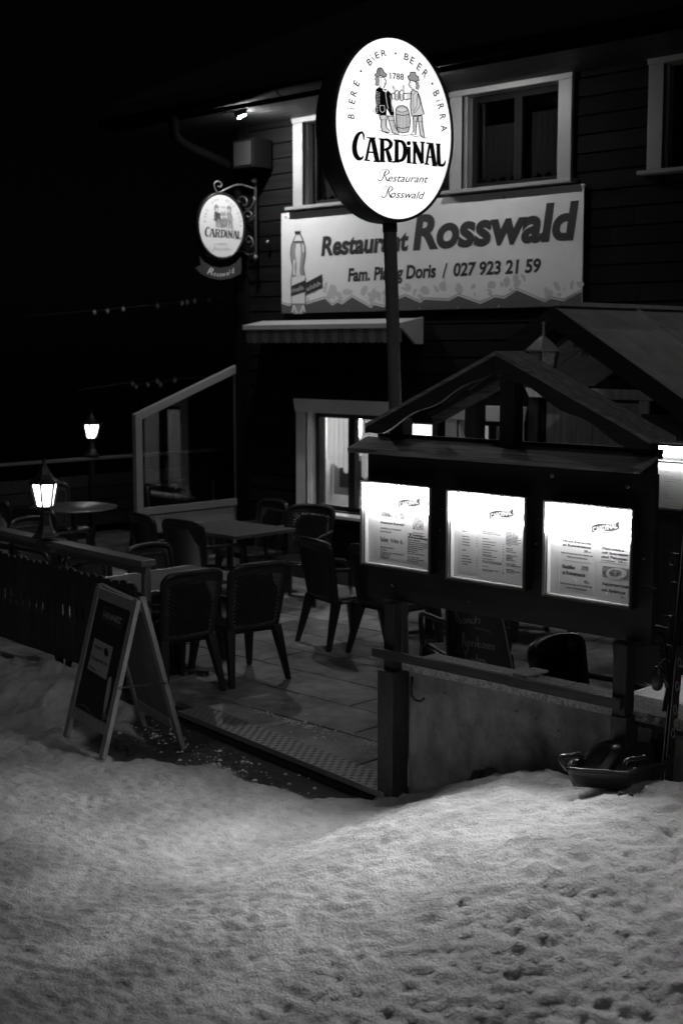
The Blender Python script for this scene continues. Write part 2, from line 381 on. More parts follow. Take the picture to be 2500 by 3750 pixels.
mx = n.new('ShaderNodeMix'); l.new(at.outputs['Fac'], mx.inputs[0]); l.new(r2.outputs[0], mx.inputs[2]); l.new(mm.outputs[0], mx.inputs[3])
cc = n.new('ShaderNodeCombineColor'); [l.new(mx.outputs[0], cc.inputs[i]) for i in range(3)]; l.new(cc.outputs[0], p.inputs['Base Color'])
p.inputs['Roughness'].default_value = .62; p.inputs['Specular IOR Level'].default_value = .35
rm = n.new('ShaderNodeMapRange'); rm.inputs['To Min'].default_value = .35; rm.inputs['To Max'].default_value = .7; l.new(at.outputs['Fac'], rm.inputs[0]); l.new(rm.outputs[0], p.inputs['Roughness'])
b1 = n.new('ShaderNodeTexNoise'); b1.inputs['Scale'].default_value = 70; b1.inputs['Detail'].default_value = 6; b1.inputs['Roughness'].default_value = .7; l.new(tc.outputs['Object'], b1.inputs[0])
bp = n.new('ShaderNodeBump'); bp.inputs['Strength'].default_value = .9; bp.inputs['Distance'].default_value = .016; l.new(b1.outputs[0], bp.inputs['Height']); l.new(bp.outputs[0], p.inputs['Normal'])
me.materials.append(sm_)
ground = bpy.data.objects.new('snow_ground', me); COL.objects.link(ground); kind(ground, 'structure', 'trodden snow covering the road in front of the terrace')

# patio floor and its slabs
pf = MB().prism([V((-15.2, 5.85, -.06)), V((-7.05, 5.72, -.06)), V((-4.9, 5.46, -.06)), V((-1.5, 5.5, -.06)), V((-1.5, 10.05, -.06)), V((-11.2, 10.05, -.06)), V((-11.2, 14.5, -.06)), V((-15.2, 14.5, -.06))], (0, 0, .02)).build('patio_floor', M['bedding'])
kind(pf, 'structure', 'terrace floor of large paving slabs')
TX, TY = .96, .49; j = 0; y = 5.60
slab_me = {}
while y < 14.2:
    x0 = -15.0 + (TX / 2 if j % 2 else 0); yy0 = y
    i = 0
    while x0 < -1.6:
        xa, xb = x0 + .006, x0 + TX - .006; ya, yb = y + .006, y + TY - .006
        x0 += TX
        if y > 9.6 and xb > -11.25: continue
        # the front row is cut along the slanted edge
        fa = ya; fb = ya
        if j == 0:
            fa = strip_y(xa) + .235 if xa > -7.3 else 5.84; fb = strip_y(xb) + .235 if xb > -7.3 else 5.82
            if xa > -4.9: fa = fb = 5.64
            fa = max(fa, ya); fb = max(fb, ya)
        h = random.uniform(-.0025, .0025)
        MB().prism([V((xa, fa, -.045)), V((xb, fb, -.045)), V((xb, yb, -.045)), V((xa, yb, -.045))], (0, 0, .045 + h)).build('paving_slab', M['slab'], pf, bevel=.003)
    y += TY; j += 1

# chequer plate strip at the entrance
A_, B_ = V((-4.94, 5.375, .0)), V((-7.09, 5.665, .0)); du = (B_ - A_).normalized(); dn = V((-du.y, du.x, 0)); dn = dn if dn.y > 0 else -dn
st = thing('threshold_plate', 'long chequered metal strip edging the terrace entrance above the snow', 'threshold plate', A_)
MB().prism([A_ + dn * .0 - UP * .03, B_ - UP * .03, B_ + dn * .225 - UP * .03, A_ + dn * .225 - UP * .03], (0, 0, .036)).build('plate', M['plate'], st, bevel=.002)
bars = MB(); LEN = (B_ - A_).length
k = 0
for r_ in range(6):
    q = .02
    while q < LEN - .03:
        c_ = A_ + du * (q + .014) + dn * (.022 + r_ * .036)
        if (int(q / .034) + r_) % 2 == 0:
            for e in (-.009, 0, .009): bars.obox(c_ + dn * e + UP * .0075, du, dn, UP, .012, .002, .0015)
        q += .034
kind(bars.build('raised_bars', M['plate'], st), 'stuff')
MB().prism([A_ + dn * .012 - UP * .16, B_ + dn * .012 - UP * .16, B_ + dn * .2 - UP * .16, A_ + dn * .2 - UP * .16], (0, 0, .13)).build('edge_support', M['kerb'], st)

# crumbs of snow on slabs and on bare road
cr = MB(); random.seed(11)
def crumb(x, y, z, r):
    cr.add([(x + r * random.uniform(.6, 1.2) * math.cos(a), y + r * random.uniform(.6, 1.2) * math.sin(a), z - .001) for a in (0.3, 1.5, 2.7, 4, 5.2)] + [(x, y, z + r * .55)],
           [(0, 1, 5), (1, 2, 5), (2, 3, 5), (3, 4, 5), (4, 0, 5)], True)
cl = [(-6.15, 6.02, .16, .035, 90), (-5.62, 6.02, .14, .03, 80), (-6.55, 6.02, .12, .03, 50), (-5.4, 5.86, .10, .02, 40), (-6.0, 6.2, .5, .15, 30), (-5.75, 5.9, .2, .04, 50)]
for (cx_, cy_, sx, sy, n_) in cl:
    for _ in range(n_):
        x = random.gauss(cx_, sx); y = random.gauss(cy_, sy)
        if y < strip_y(x) + .25 or x > -5.0: continue
        crumb(x, y, .003, random.choice((.003, .004, .006, .009, .014)) * random.uniform(.7, 1.2))
for _ in range(230):
    x = random.choice((random.uniform(-7.2, -5.05), random.gauss(-6.0, .25), random.gauss(-6.9, .15))); y = strip_y(x) - abs(random.gauss(.25, .12)) - .02
    if not -7.3 < x < -5.0: continue
    crumb(x, y, snow_h(x, y) + .001, random.choice((.004, .006, .009, .016)) * random.uniform(.7, 1.2))
kind(cr.build('snow_crumbs', sm_x := mat('crumb snow', .75, .6)), 'stuff', 'crumbs of snow scattered on the slabs by the entrance')

# ------------------------------------------------------------------ low wall with coping, rail, shoes
W0, W1 = -4.86, -1.6
wall = thing('low_wall', 'low stained concrete wall with granite coping behind the snow bank', 'wall', (-3.3, 5.5, 0))
MB().box(W0, W1, 5.50, 5.72, -.3, .687).build('wall_body', M['concrete'], wall, bevel=.006)
for a, b in ((-4.89, -3.93), (-3.925, -2.95), (-2.945, -1.6)):
    MB().box(a, b, 5.475, 5.76, .689, .738).build('coping_stone', M['granite'], wall, bevel=.005)
MB().tube([(-4.83, 5.49, .66), (-4.815, 5.47, .60), (-4.80, 5.455, .565), (-4.76, 5.44, .55), (-4.71, 5.43, .555), (-4.69, 5.43, .575)], .008, 6).build('hook', M['iron'], wall)
nm = MB()
for (x, z) in ((-4.42, .70), (-4.12, .60), (-4.0, .585), (-3.86, .55), (-3.62, .6), (-4.6, .61)): nm.tube([(x, 5.50, z), (x + .005, 5.475, z + .006)], .0035, 5)
nm.build('nail', M['alud'], wall)

# ================================================================== menu board with its little roof
mbd = thing('menu_board', 'dark wooden menu board under a small gabled roof with three lit cases', 'menu board', (-4.26, 5.55, 0))
BY = 5.50
for k in range(3):   # panel made of three wide boards
    z0 = 1.062 + k * .268
    MB().box(-5.172, -3.352, BY, BY + .035, z0 + .0015, z0 + .2665).build('panel_board', M['boardwood'], mbd, bevel=.002)
for x in (-5.0, -3.46):
    MB().box(x - .045, x + .045, BY + .037, BY + .127, 1.07, 2.06).build('post', M['darkwoodv'], mbd, bevel=.004)
MB().box(-4.99, -4.875, 5.385, 5.515, -.1, .69).build('steel_shoe', M['steelpost'], mbd, bevel=.006)
MB().box(-3.50, -3.41, 5.40, 5.515, .1, .72).build('steel_shoe', M['steelpost'], mbd, bevel=.006)
MB().box(-4.975, -4.905, 5.42, 5.49, .69, 1.062).build('post', M['darkwoodv'], mbd, bevel=.004)
MB().box(-3.50, -3.425, 5.41, 5.485, .72, 1.062).build('post', M['darkwoodv'], mbd, bevel=.004)
o = MB().box(-5.02, -4.10, 5.37, 5.399, .762, .812).build('lower_rail', M['darkwood'], mbd, bevel=.003)
o = MB().box(-4.095, -3.43, 5.37, 5.399, .759, .809).build('lower_rail', M['darkwood'], mbd, bevel=.003)
MB().box(-4.08, -3.99, 5.40, 5.58, .81, .822).build('rail_clip', M['granite'], mbd)
# cap shelf
MB().prism([V((-5.235, 5.40, 1.872)), V((-5.235, 5.40, 1.897)), V((-5.235, 5.56, 1.955)), V((-5.235, 5.56, 1.93))], (1.86, 0, 0)).build('cap_plank', M['capwood'], mbd, bevel=.002)
MB().box(-5.16, -3.37, 5.565, 5.59, 1.93, 1.975).build('cap_rail', M['darkwood'], mbd)
# roof
AX, AZ, EZ, EX = -4.137, 2.432, 2.044, .872
sl = (AZ - EZ) / EX
for s_ in (-1, 1):
    nrm = V((s_ * sl, 0, 1)).normalized()
    a = V((AX, 5.295, AZ)); b = V((AX + s_ * EX, 5.295, EZ)); 
    for k in range(2):
        ya = 5.30 + k * .113
        P0 = V((AX, ya, AZ)); P1 = V((AX + s_ * EX, ya, EZ))
        MB().prism([P0 - UP * .002, P1 - UP * .002, P1 + V((0, .111, -.002)), P0 + V((0, .111, -.002))], -UP * .020).build('roof_plank', M['capwood'], mbd, bevel=.0015)
    # barge board with scalloped lower edge
    def prof(yb, thick, deep):
        top = []; bot = []
        N = 28
        for i in range(N + 1):
            t_ = i / N; q = V((AX + s_ * EX * t_, yb, AZ - (AZ - EZ) * t_ - .024))
            wv = .070 + .011 * math.sin(t_ * 2 * math.pi * 2.6 + .8) - .03 * sstep(.86, 1, t_)
            if t_ < .02: wv = .10
            top.append(q); bot.append(q - UP * wv * deep)
        pts = top + bot[::-1]
        return MB().prism(pts, (0, thick, 0))
    prof(5.302, .022, 1.0).build('barge_board', M['darkwood'], mbd)
    MB().beam((AX + s_ * .02, 5.59, AZ - .085), (AX + s_ * EX * .72, 5.59, AZ - .085 - (AZ - EZ) * .72), .05, .055, (0, 1, 0)).build('rafter', M['capwood'], mbd)
    for k in range(2):
        ya = 5.526 + k * .08
        P0 = V((AX, ya, AZ - .055)); P1 = V((AX + s_ * EX * .72, ya, AZ - .055 - (AZ - EZ) * .72))
        MB().prism([P0, P1, P1 + V((0, .078, 0)), P0 + V((0, .078, 0))], -UP * .018).build('roof_plank', M['darkwood'], mbd)
MB().box(AX - .125, AX - .035, 5.50, 5.58, 1.95, 2.36).build('king_post', M['darkwoodv'], mbd, bevel=.003)
MB().box(AX - .10, AX + .02, 5.46, 5.49, 2.305, 2.312).build('post_cap', M['alud'], mbd)
nb = MB()
for (x, z) in ((-3.93, 1.822), (-3.50, 1.80)):
    nb.lathe([(.012, 0), (.012, .004), (.004, .006)], (0, 0, 0), 12)
    # turn to face the front
    q = [(v[0] + x, BY - v[2], v[1] + z) for v in nb.v[-36:]]; nb.v[-36:] = q
nb.build('bolt', M['alud'], mbd)
for (x, z) in ((-4.98, 1.14), (-4.44, 1.12)):
    MB().tube([(x, BY, z), (x - .006, BY - .012, z + .012)], .002, 5).build('pin', M['alu'], mbd)
sr = MB()
for (fx, t_) in ((.8, .04), (.88, .15), (.9, .05), (.12, .06)):
    sr.sphere((AX + fx * EX, 5.32 + t_, AZ - fx * (AZ - EZ)), .004, 6)
sr.build('screw_heads', M['alu'], mbd)

# ------------------------------------------------------------------ lit menu cases
YC = 5.43
def b1(x, y): return 1300 + x * .1913, 1740 + y * .1913
def b2(x, y): return 1620 + x * .2041, 1780 + y * .2041
def b3(x, y): return 1970 + x * .2296, 1820 + y * .2296
def menu_case(bx, corners, label, logo):
    TL, TR, BL, BR = [onY(*bx(*c), YC) for c in corners]
    x0 = (TL.x + BL.x) / 2; x1 = (TR.x + BR.x) / 2; z0 = (BL.z + BR.z) / 2; z1 = (TL.z + TR.z) / 2
    r = thing('menu_case', label, 'display case', (x0, BY, z0), 'lit menu cases on the wooden board')
    fw = .010
    f = MB()
    # mitred frame
    o_ = [(x0, z0), (x1, z0), (x1, z1), (x0, z1)]; i_ = [(x0 + fw, z0 + fw), (x1 - fw, z0 + fw), (x1 - fw, z1 - fw), (x0 + fw, z1 - fw)]
    for k in range(4):
        a, b = o_[k], o_[(k + 1) % 4]; c, d = i_[(k + 1) % 4], i_[k]
        f2 = MB()
        f2.add([(a[0], YC, a[1]), (b[0], YC, b[1]), (c[0], YC + .006, c[1]), (d[0], YC + .006, d[1]), (a[0], YC + .018, a[1]), (b[0], YC + .018, b[1]), (c[0], YC + .018, c[1]), (d[0], YC + .018, d[1])],
               [(0, 1, 2, 3), (0, 4, 5, 1), (1, 5, 6, 2), (2, 6, 7, 3), (3, 7, 4, 0), (7, 6, 5, 4)])
        f2.build('frame_bar', M['alu'], r)
    h = MB()
    th = .006; yb = BY - .001; yf = YC + .019
    h.box(x0, x0 + th, yf, yb, z0, z1); h.box(x1 - th, x1, yf, yb, z0, z1); h.box(x0 + th, x1 - th, yf, yb, z0, z0 + th); h.box(x0 + th, x1 - th, yf, yb, z1 - th, z1)
    h.build('housing', M['black'], r)
    YP = BY - .012
    hz = z1 - (z1 - z0) * .335
    MB().box(x0 + th, x1 - th, YP, YP + .008, z0 + th, z1 - th).build('back_panel', M['back'], r)
    MB().box(x0 + th + .001, x1 - th - .001, YC + .030, YP - .001, z0 + th + .001, z0 + th + .006).build('floor_tray', M['back'], r)
    MB().box(x0 + th + .001, x0 + th + .004, YC + .030, YP - .001, z0 + th + .008, hz).build('side_lining', M['back'], r)
    MB().box(x1 - th - .004, x1 - th - .001, YC + .030, YP - .001, z0 + th + .008, hz).build('side_lining', M['back'], r)
    MB().poly([(x0 + th + .001, YC + .026, hz), (x1 - th - .001, YC + .026, hz), (x1 - th - .001, YC + .026, z1 - th - .001), (x0 + th + .001, YC + .026, z1 - th - .001)]).build('lit_header', M['head'], r)
    MB().box(x0 + th + .001, x1 - th - .001, YC + .028, YC + .036, hz, z1 - th - .001).build('header_box', M['back'], r)
    MB().box(x0 + th + .012, x1 - th - .012, YC + .038, YP - .012, hz + .02, hz + .03).build('tube_light', M['inner'], r)
    MB().box(x0 + fw, x1 - fw, YC + .012, YC + .014, z0 + fw, z1 - fw).build('glass_pane', M['caseglass'], r)
    # lock on the right side
    MB().tube([(x1 + .03, BY + .0, z0 + (z1 - z0) * .5), (x1 + .03, BY - .012, z0 + (z1 - z0) * .5)], .006, 10).build('lock', M['alu'], r)
    # header logo: banner shape with pale letters
    YH = YC + .026
    mp = lambda x, y: onY(*bx(x, y), YH)
    n_ = V((0, -1, 0))
    (ax, ay), (bx_, by_), hh = logo
    dx, dy = bx_ - ax, by_ - ay
    fl = onY(*bx(ax - 75, ay), YH); fr_ = onY(*bx(bx_ + 75, by_), YH); hh3 = (mp(ax, ay - hh * 1.35) - mp(ax, ay + hh * 1.5)).length / 2; zc = (fl.z + fr_.z) / 2 - .002
    zlo = max(zc - hh3, hz); MB().poly([(fl.x, YH - .0006, zlo), (min(fr_.x, x1 - th - .001), YH - .0006, zlo), (min(fr_.x, x1 - th - .001), YH - .0006, zc + hh3), (fl.x, YH - .0006, zc + hh3)]).build('header_dim_patch', M['dimglow'], r)  # added dimmer patch, keeps the header's strong glow off the logo
    P = Print(mp, n_, .0012)
    top = []; bot = []
    for i in range(9):
        t_ = i / 8; cx_ = ax + dx * t_; cy_ = ay + dy * t_ - hh * .16 * math.sin(t_ * math.pi * 2) ; 
        top.append((cx_ + (-4 if i else 4), cy_ - hh * .5 - (hh * .10 if i == 8 else 0))); bot.append((cx_ + (0 if i else 6), cy_ + hh * .5 + (hh * .0 if i < 8 else 0)))
    P.poly(top + [(bx_ - hh * .1, by_)] + bot[::-1]); 
    P.ribbon([(ax - 2, ay + hh * .82), (ax + dx * .3, ay + dy * .3 + hh * .62), (ax + dx * .7, ay + dy * .7 + hh * .78), (bx_ + 5, by_ + hh * .62)], [hh * .05, hh * .08, hh * .08, hh * .03])
    lg = P.build('logo_ribbon', M['ink2'], r)
    tm = MB(); A = mp(ax + dx * .06, ay + dy * .06 + hh * .38); B = mp(ax + dx * .93, ay + dy * .93 + hh * .33)
    put_text(tm, 'CARDINAL', A, B, (mp(ax, ay) - mp(ax, ay + hh * .72)).length, n_, .0020, bold=.045, res=2)
    tm.build('lettering', M['letterglow'], r)
    return r, (x0, x1, z0, z1, YP)
def page(bx, r, x0, y0, x1, y1, YP, geo, lines, pics=(), rules=(), name='menu_page', off=0):
    """corner px in the crop; lines = (text, xa, ya, xb, yb, height, shear, bold)"""
    YY = YP - .002 - off; mp = lambda x, y: onY(*bx(x, y), YY)
    a = mp(x0, y0); b = mp(x1, y1)
    X0, X1, Z0, Z1, _ = geo
    xa = a.x; xb = min(b.x, X1 - .0105); 
    za = max(b.z, Z0 + .014); zb = a.z
    pg = MB().box(xa, xb, YY, YY + .0012, za, zb).build(name, M['paper'], r)
    tm = MB(); n_ = V((0, -1, 0))
    for (s, ax, ay, bx2, by2, h, sh, bo) in lines:
        A = mp(ax, ay); B = mp(bx2, by2); B.z = A.z
        if B.x > xb:   # text runs under the case frame: cut to what fits
            fr = (xb - A.x) / (B.x - A.x); s = s[:max(1, int(len(s) * fr))]; B = V((A.x + (B.x - A.x) * min(1, fr), B.y, B.z))
        put_text(tm, s, A, B, (mp(ax, ay) - mp(ax, ay + h)).length, n_, .0006, bold=bo + .032, shear=sh, res=2)
    if tm.v: tm.build('lettering', M['ink'], pg)
    for (pa, pb, pc, pd, mt) in pics:
        A = mp(pa, pb); B = mp(pc, pd); MB().box(A.x, min(B.x, xb - .001), YY - .0008, YY - .0002, B.z, A.z).build('picture', M[mt], pg)
    ru = MB()
    for (pa, pb, pc, w_) in rules:
        A = mp(pa, pb); B = mp(pc, pb); ru.box(A.x, min(B.x, xb - .001), YY - .0007, YY - .0002, A.z - w_, A.z)
    if ru.v: ru.build('rule_line', M['ink'], pg)
    return pg
# case 1
r1_, g1 = menu_case(b1, ((97, 90), (1410, 240), (95, 1695), (1395, 1930)), 'left display case with Tom-Dooley menu sheets', ((830, 560), (1240, 505), 110))
page(b1, r1_, 350, 640, 450, 1590, g1[4], g1, [], name='blank_sheet', off=.001)
I = .25
page(b1, r1_, 455, 655, 965, 1640, g1[4], g1, [
    ('Restaurant Rosswald', 485, 920, 940, 988, 48, I, .012),
    ('Spezialität nur auf Vorbestellung', 485, 1020, 892, 1080, 34, I, 0), ('ab zwei Personen', 478, 1083, 690, 1112, 34, I, 0),
    ('Tom-Dooley', 478, 1262, 632, 1288, 92, 0, 0), ('Pro Person', 685, 1288, 832, 1312, 88, 0, 0), ('45.-', 860, 1318, 918, 1325, 80, 0, 0),
    ('Mit bester Empfehlung', 485, 1382, 748, 1420, 30, I, 0), ('Fam.Pianig', 482, 1430, 606, 1450, 30, I, 0), ('Im Internet   www.rosswald-wallis.ch', 482, 1478, 928, 1548, 30, I, 0), ('Tel.027 9232159', 485, 1520, 675, 1548, 30, I, 0), ('3913 Rosswald', 482, 1565, 652, 1592, 30, I, 0)],
    pics=[(505, 672, 715, 812, 'pic1'), (755, 715, 942, 852, 'pic2')])
page(b1, r1_, 985, 740, 1420, 1700, g1[4], g1, [
    ('Tom-', 1008, 1150, 1335, 1180, 40, 0, .03), ('Dooley', 1012, 1200, 1400, 1240, 40, 0, .03),
    ('Kleiner Salatteller', 1002, 1245, 1248, 1280, 24, I, .01), ('Zarte Rinds und Schweins', 1002, 1285, 1380, 1330, 24, I, .01), ('gebraten und am Tisch fla', 1002, 1322, 1380, 1370, 24, I, .01),
    ('Dazu servieren wir Wunder', 1002, 1360, 1380, 1410, 24, I, .01), ('mit Früchten garniert', 1002, 1395, 1305, 1430, 24, I, .01), ('Pommes frites', 1002, 1430, 1200, 1452, 24, I, .01), ('eine warme', 1002, 1465, 1160, 1480, 24, I, .01),
    ('und  vier  kalte Saucen.', 1002, 1500, 1330, 1540, 24, I, .01), ('Pro Person 45.-', 1002, 1570, 1230, 1600, 24, I, .01), ('(Nur auf Vorbestellung', 1002, 1608, 1328, 1645, 24, I, .01), ('ab 2 Personen)', 1002, 1645, 1212, 1672, 24, I, .01)],
    pics=[(1100, 780, 1310, 1060, 'pic2')], rules=[(1100, 1095, 1305, .003)], off=.0008)
# case 2
r2_, g2 = menu_case(b2, ((68, 52), (1470, 215), (48, 1650), (1425, 1910)), 'middle display case with price lists of soups and salads', ((840, 535), (1275, 470), 110))
L2 = lambda rows, xa, xb, h, bo=0: [(s, xa, y, xa + len(s) * h * .62 if w_ is None else w_, y + 4, h, 0, bo) for (s, y, w_) in rows]
page(b2, r2_, 155, 590, 295, 1540, g2[4], g2, [], name='blank_sheet', off=.001)
page(b2, r2_, 312, 605, 635, 1570, g2[4], g2, L2([('Suppen', 810, 432), ('Bouillon natur', 905, 475), ('Bouillon mit Ei', 955, 478), ('Gulaschsuppe', 1005, 480), ('Tomatensuppe', 1055, 487), ('Salate', 1150, 420), ('Grüner Salat', 1255, 470), ('Gemischter Salat', 1305, 512), ('Grosser Salatteller', 1355, 527), ('Wurstsalat', 1400, 450)], 350, 0, 22, .015)
     + [(s, 600, y, 630, y, 18, 0, .01) for s, y in (('6.-', 932), ('7.-', 982), ('8.-', 1032), ('8.-', 1082), ('6.-', 1285), ('8.-', 1335), ('12.-', 1385), ('13.-', 1435))], rules=[(420, 685, 600, .0006)])
page(b2, r2_, 655, 700, 1105, 1690, g2[4], g2, L2([('Sandwich', 790, 790), ('Schinken, Käse, Salami garniert', 820, 985), ('Sandwich Hausgemacht mit Trockenfleisch', 850, 1040), ('Fleischgerichte', 945, 832), ('Cordonbleu, Kräuterbutter garniert', 995, 952), ('Entrecôte (Pfeffersauce) garniert', 1045, 945),
    ('Cordonbleu garniert', 1090, 860), ('Schweinssteak/Kräuterbutter garniert', 1140, 985), ('Rahmschnitzel garniert', 1188, 880), ('Walliser Steak garniert', 1232, 878), ('mit Tomaten und Käse überbacken', 1255, 962), ('Paniertes Schnitzel garniert', 1305, 915), ('Beilagen zur Wahl: Pommes frites oder Kroketten', 1345, 1062), ('oder Teigwaren oder Reis und Gemüsebouquet', 1370, 1050),
    ('Fitness-Teller', 1440, 820), ('Fitness-Teller Schweinssteak mit Salaten', 1495, 1002), ('Pouletbrüstli mit Salaten', 1520, 885)], 712, 0, 18, .012) + [(s, 1070, y, 1105, y, 16, 0, .01) for s, y in (('33.-', 1050), ('32.-', 1098), ('26.-', 1145), ('26.-', 1190), ('25.-', 1240), ('25.-', 1308), ('20.-', 1358), ('22.-', 1552), ('22.-', 1575))], off=.0004)
page(b2, r2_, 1120, 730, 1440, 1760, g2[4], g2, L2([('Käseschnitte Natur', 830, 1300), ('Käseschnitte mit Ei', 855, 1300), ('Käseschnitte mit zwei Eier', 880, 1355), ('Käseschnitte mit Zwiebeln', 905, 1352), ('Käseschnitte mit Schinken', 930, 1352), ('Käseschnitte mit Schinken und Ei', 955, 1400), ('Käseschnitte Rosswald', 980, 1325), ('mit Schinken und Zwiebeln und Ei', 1005, 1400), ('Käsefondue (ab 2 Personen)', 1035, 1360), ('Pro Person', 1062, 1225),
    ('Eiergerichte', 1120, 1252), ('Omelette  Käse', 1150, 1255), ('Omelette mit Schinken', 1180, 1312), ('Italienische Gerichte', 1245, 1335), ('Spaghetti Napoli', 1275, 1265), ('Spaghetti Bolo', 1303, 1250), ('Spaghetti Carbonara', 1330, 1305), ('Chicken Nuggets', 1395, 1300), ('Chicken Nuggets mit Pommes', 1425, 1395), ('Fischgerichte', 1495, 1270), ('Zanderknusperli im Bierteig (Po', 1522, 1395), ('mit Pommes Frites', 1550, 1280)], 1138, 0, 18, .015), off=.0008)
# case 3
r3_, g3 = menu_case(b3, ((83, 52), (1495, 200), (45, 1560), (1440, 1825)), 'right display case with Hirsch-Entrecote and Rindsfilet sheets', ((850, 520), (1295, 450), 110))
page(b3, r3_, 160, 560, 330, 1470, g3[4], g3, [], name='blank_sheet', off=.001)
page(b3, r3_, 345, 595, 880, 1530, g3[4], g3, [
    ('Hirsch-Entrecote', 390, 712, 838, 775, 44, 0, .01), ('an Rotweinsauce', 388, 775, 836, 838, 44, 0, .01), ('39.--', 728, 885, 840, 895, 40, 0, .01),
    ('Beilage: Pommes frites oder Kroketten oder', 365, 895, 868, 970, 30, 0, 0), ('Nudeln und Gemüsebouquet', 452, 960, 780, 1010, 30, 0, 0),
    ('Rindsfilet', 385, 1130, 582, 1160, 60, 0, .005), ('an Rotweinsauce', 382, 1225, 745, 1280, 60, 0, .005), ('42.-', 722, 1372, 815, 1385, 48, 0, .005),
    ('Beilage: Pommes frites oder Kroketten oder', 352, 1380, 858, 1465, 30, 0, 0), ('Nudeln und Gemüsebouquet', 438, 1450, 770, 1505, 30, 0, 0)],
    pics=[(488, 605, 730, 672, 'pic2'), (685, 1100, 795, 1185, 'pic1')], rules=[(385, 1000, 832, .0012)])
page(b3, r3_, 948, 670, 1500, 1660, g3[4], g3, [
    ('Fleischkäse', 1010, 832, 1368, 870, 40, I, 0), ('mit Spiegeleier', 1008, 898, 1445, 950, 40, I, 0), ('und Pommes', 1005, 965, 1412, 1010, 42, I, 0), ('mit Bratensauce', 1005, 1010, 1215, 1035, 20, 0, 0), ('16.--', 1270, 1045, 1405, 1060, 34, I, 0),
    ('Aelplermagronen', 1008, 1400, 1440, 1465, 56, I, 0), ('mit Apfelmuss', 1005, 1500, 1388, 1555, 56, I, 0), ('16.--', 1310, 1610, 1395, 1620, 30, I, 0)],
    pics=[(1075, 690, 1420, 770, 'pic2'), (1022, 1095, 1440, 1330, 'pic1')], rules=[(975, 1030, 1410, .0012)], off=.0008)
# a plate on the lower picture and two round magnets
mpz = lambda x, y: onY(*b3(x, y), g3[4] - .0045)
P = Print(mpz, (0, -1, 0), .0002); P.poly([(1240 + 165 * math.cos(a * math.pi / 12), 1222 + 90 * math.sin(a * math.pi / 12)) for a in range(24)]); P.build('plate_picture', M['white_print'], r3_)
P = Print(mpz, (0, -1, 0), .0006); random.seed(3)
P.poly([(1232 + (105 + random.uniform(-18, 18)) * math.cos(a * math.pi / 12), 1215 + (58 + random.uniform(-12, 12)) * math.sin(a * math.pi / 12)) for a in range(24)]); P.build('food_picture', M['pic1'], r3_)
for (mx_, my_) in ((588, 1335), (1085, 1540)):
    q = onY(*b3(mx_, my_), g3[4] - .006); MB().tube([q, q - V((0, .006, 0))], .0055, 12).build('magnet', M['back'], r3_)
# ================================================================== big oval sign on its pole
sgn = thing('oval_sign', 'big lit oval beer sign on a tall grey pole behind the menu board', 'sign', (-5.0, 6.0, 0))
SD = 8.0
PHI, ROLL = rad(36), rad(3)
ctr = ray(*c1(752, 1022)); ctr = CAM + ctr * (SD / ctr.dot(FH))
su = RT * math.cos(PHI) + FH * math.sin(PHI); sv = UP.copy(); sN = su.cross(sv).normalized()   # towards the camera
su, sv = su * math.cos(ROLL) + sv * math.sin(ROLL), -su * math.sin(ROLL) + sv * math.cos(ROLL)
if sN.dot(CAM - ctr) < 0: sN = -sN
ctr = ctr + su * .0155 - sv * .004
SA, SB = .417, .5018
def oval(c, a, b, n=72): return [c + su * (a * math.cos(2 * math.pi * k / n)) + sv * (b * math.sin(2 * math.pi * k / n)) for k in range(n)]
TH = .165
MB().poly(oval(ctr, SA, SB)).build('sign_face', M['sign'], sgn)
MB().poly(oval(ctr - sN * (TH - .004), SA, SB)).build('back_face', M['sign_b'], sgn)
rim = MB(); N = 72
rings = [oval(ctr + sN * .004, SA, SB), oval(ctr + sN * .010, SA + .006, SB + .006), oval(ctr + sN * .008, SA + .016, SB + .016), oval(ctr - sN * .02, SA + .020, SB + .020),
         oval(ctr - sN * (TH - .02), SA + .020, SB + .020), oval(ctr - sN * (TH + .006), SA + .016, SB + .016), oval(ctr - sN * (TH + .004), SA, SB), oval(ctr - sN * (TH - .006), SA, SB)]
vs_ = [p for r_ in rings for p in r_]; fs_ = []
for i in range(len(rings) - 1):
    for k in range(N): fs_.append((i * N + k, i * N + (k + 1) % N, (i + 1) * N + (k + 1) % N, (i + 1) * N + k))
rim.add(vs_, fs_, True); rim.build('casing', M['signrim'], sgn)
# pole
pt = ctr - sv * (SB + .01) - sN * .08
pb_ = V(onZ(1500, 2400, .6)); 
d_ = (ray(1468, 2200)); tt = (pt - CAM).dot(FH) / d_.dot(FH); p_low = CAM + d_ * tt     # a point lower on the pole, same distance
pdir = (p_low - pt).normalized(); base = pt + pdir * (pt.z / -pdir.z)
MB().tube([base, pt + pdir * -.012], .0385, 20).build('pole', M['pole'], sgn)
MB().tube([base + UP * .001, base + UP * .014], .11, 20).build('foot_plate', M['pole'], sgn)
MB().tube([pt + pdir * .06, pt - pdir * .0], .043, 20).build('collar', M['signrim'], sgn)

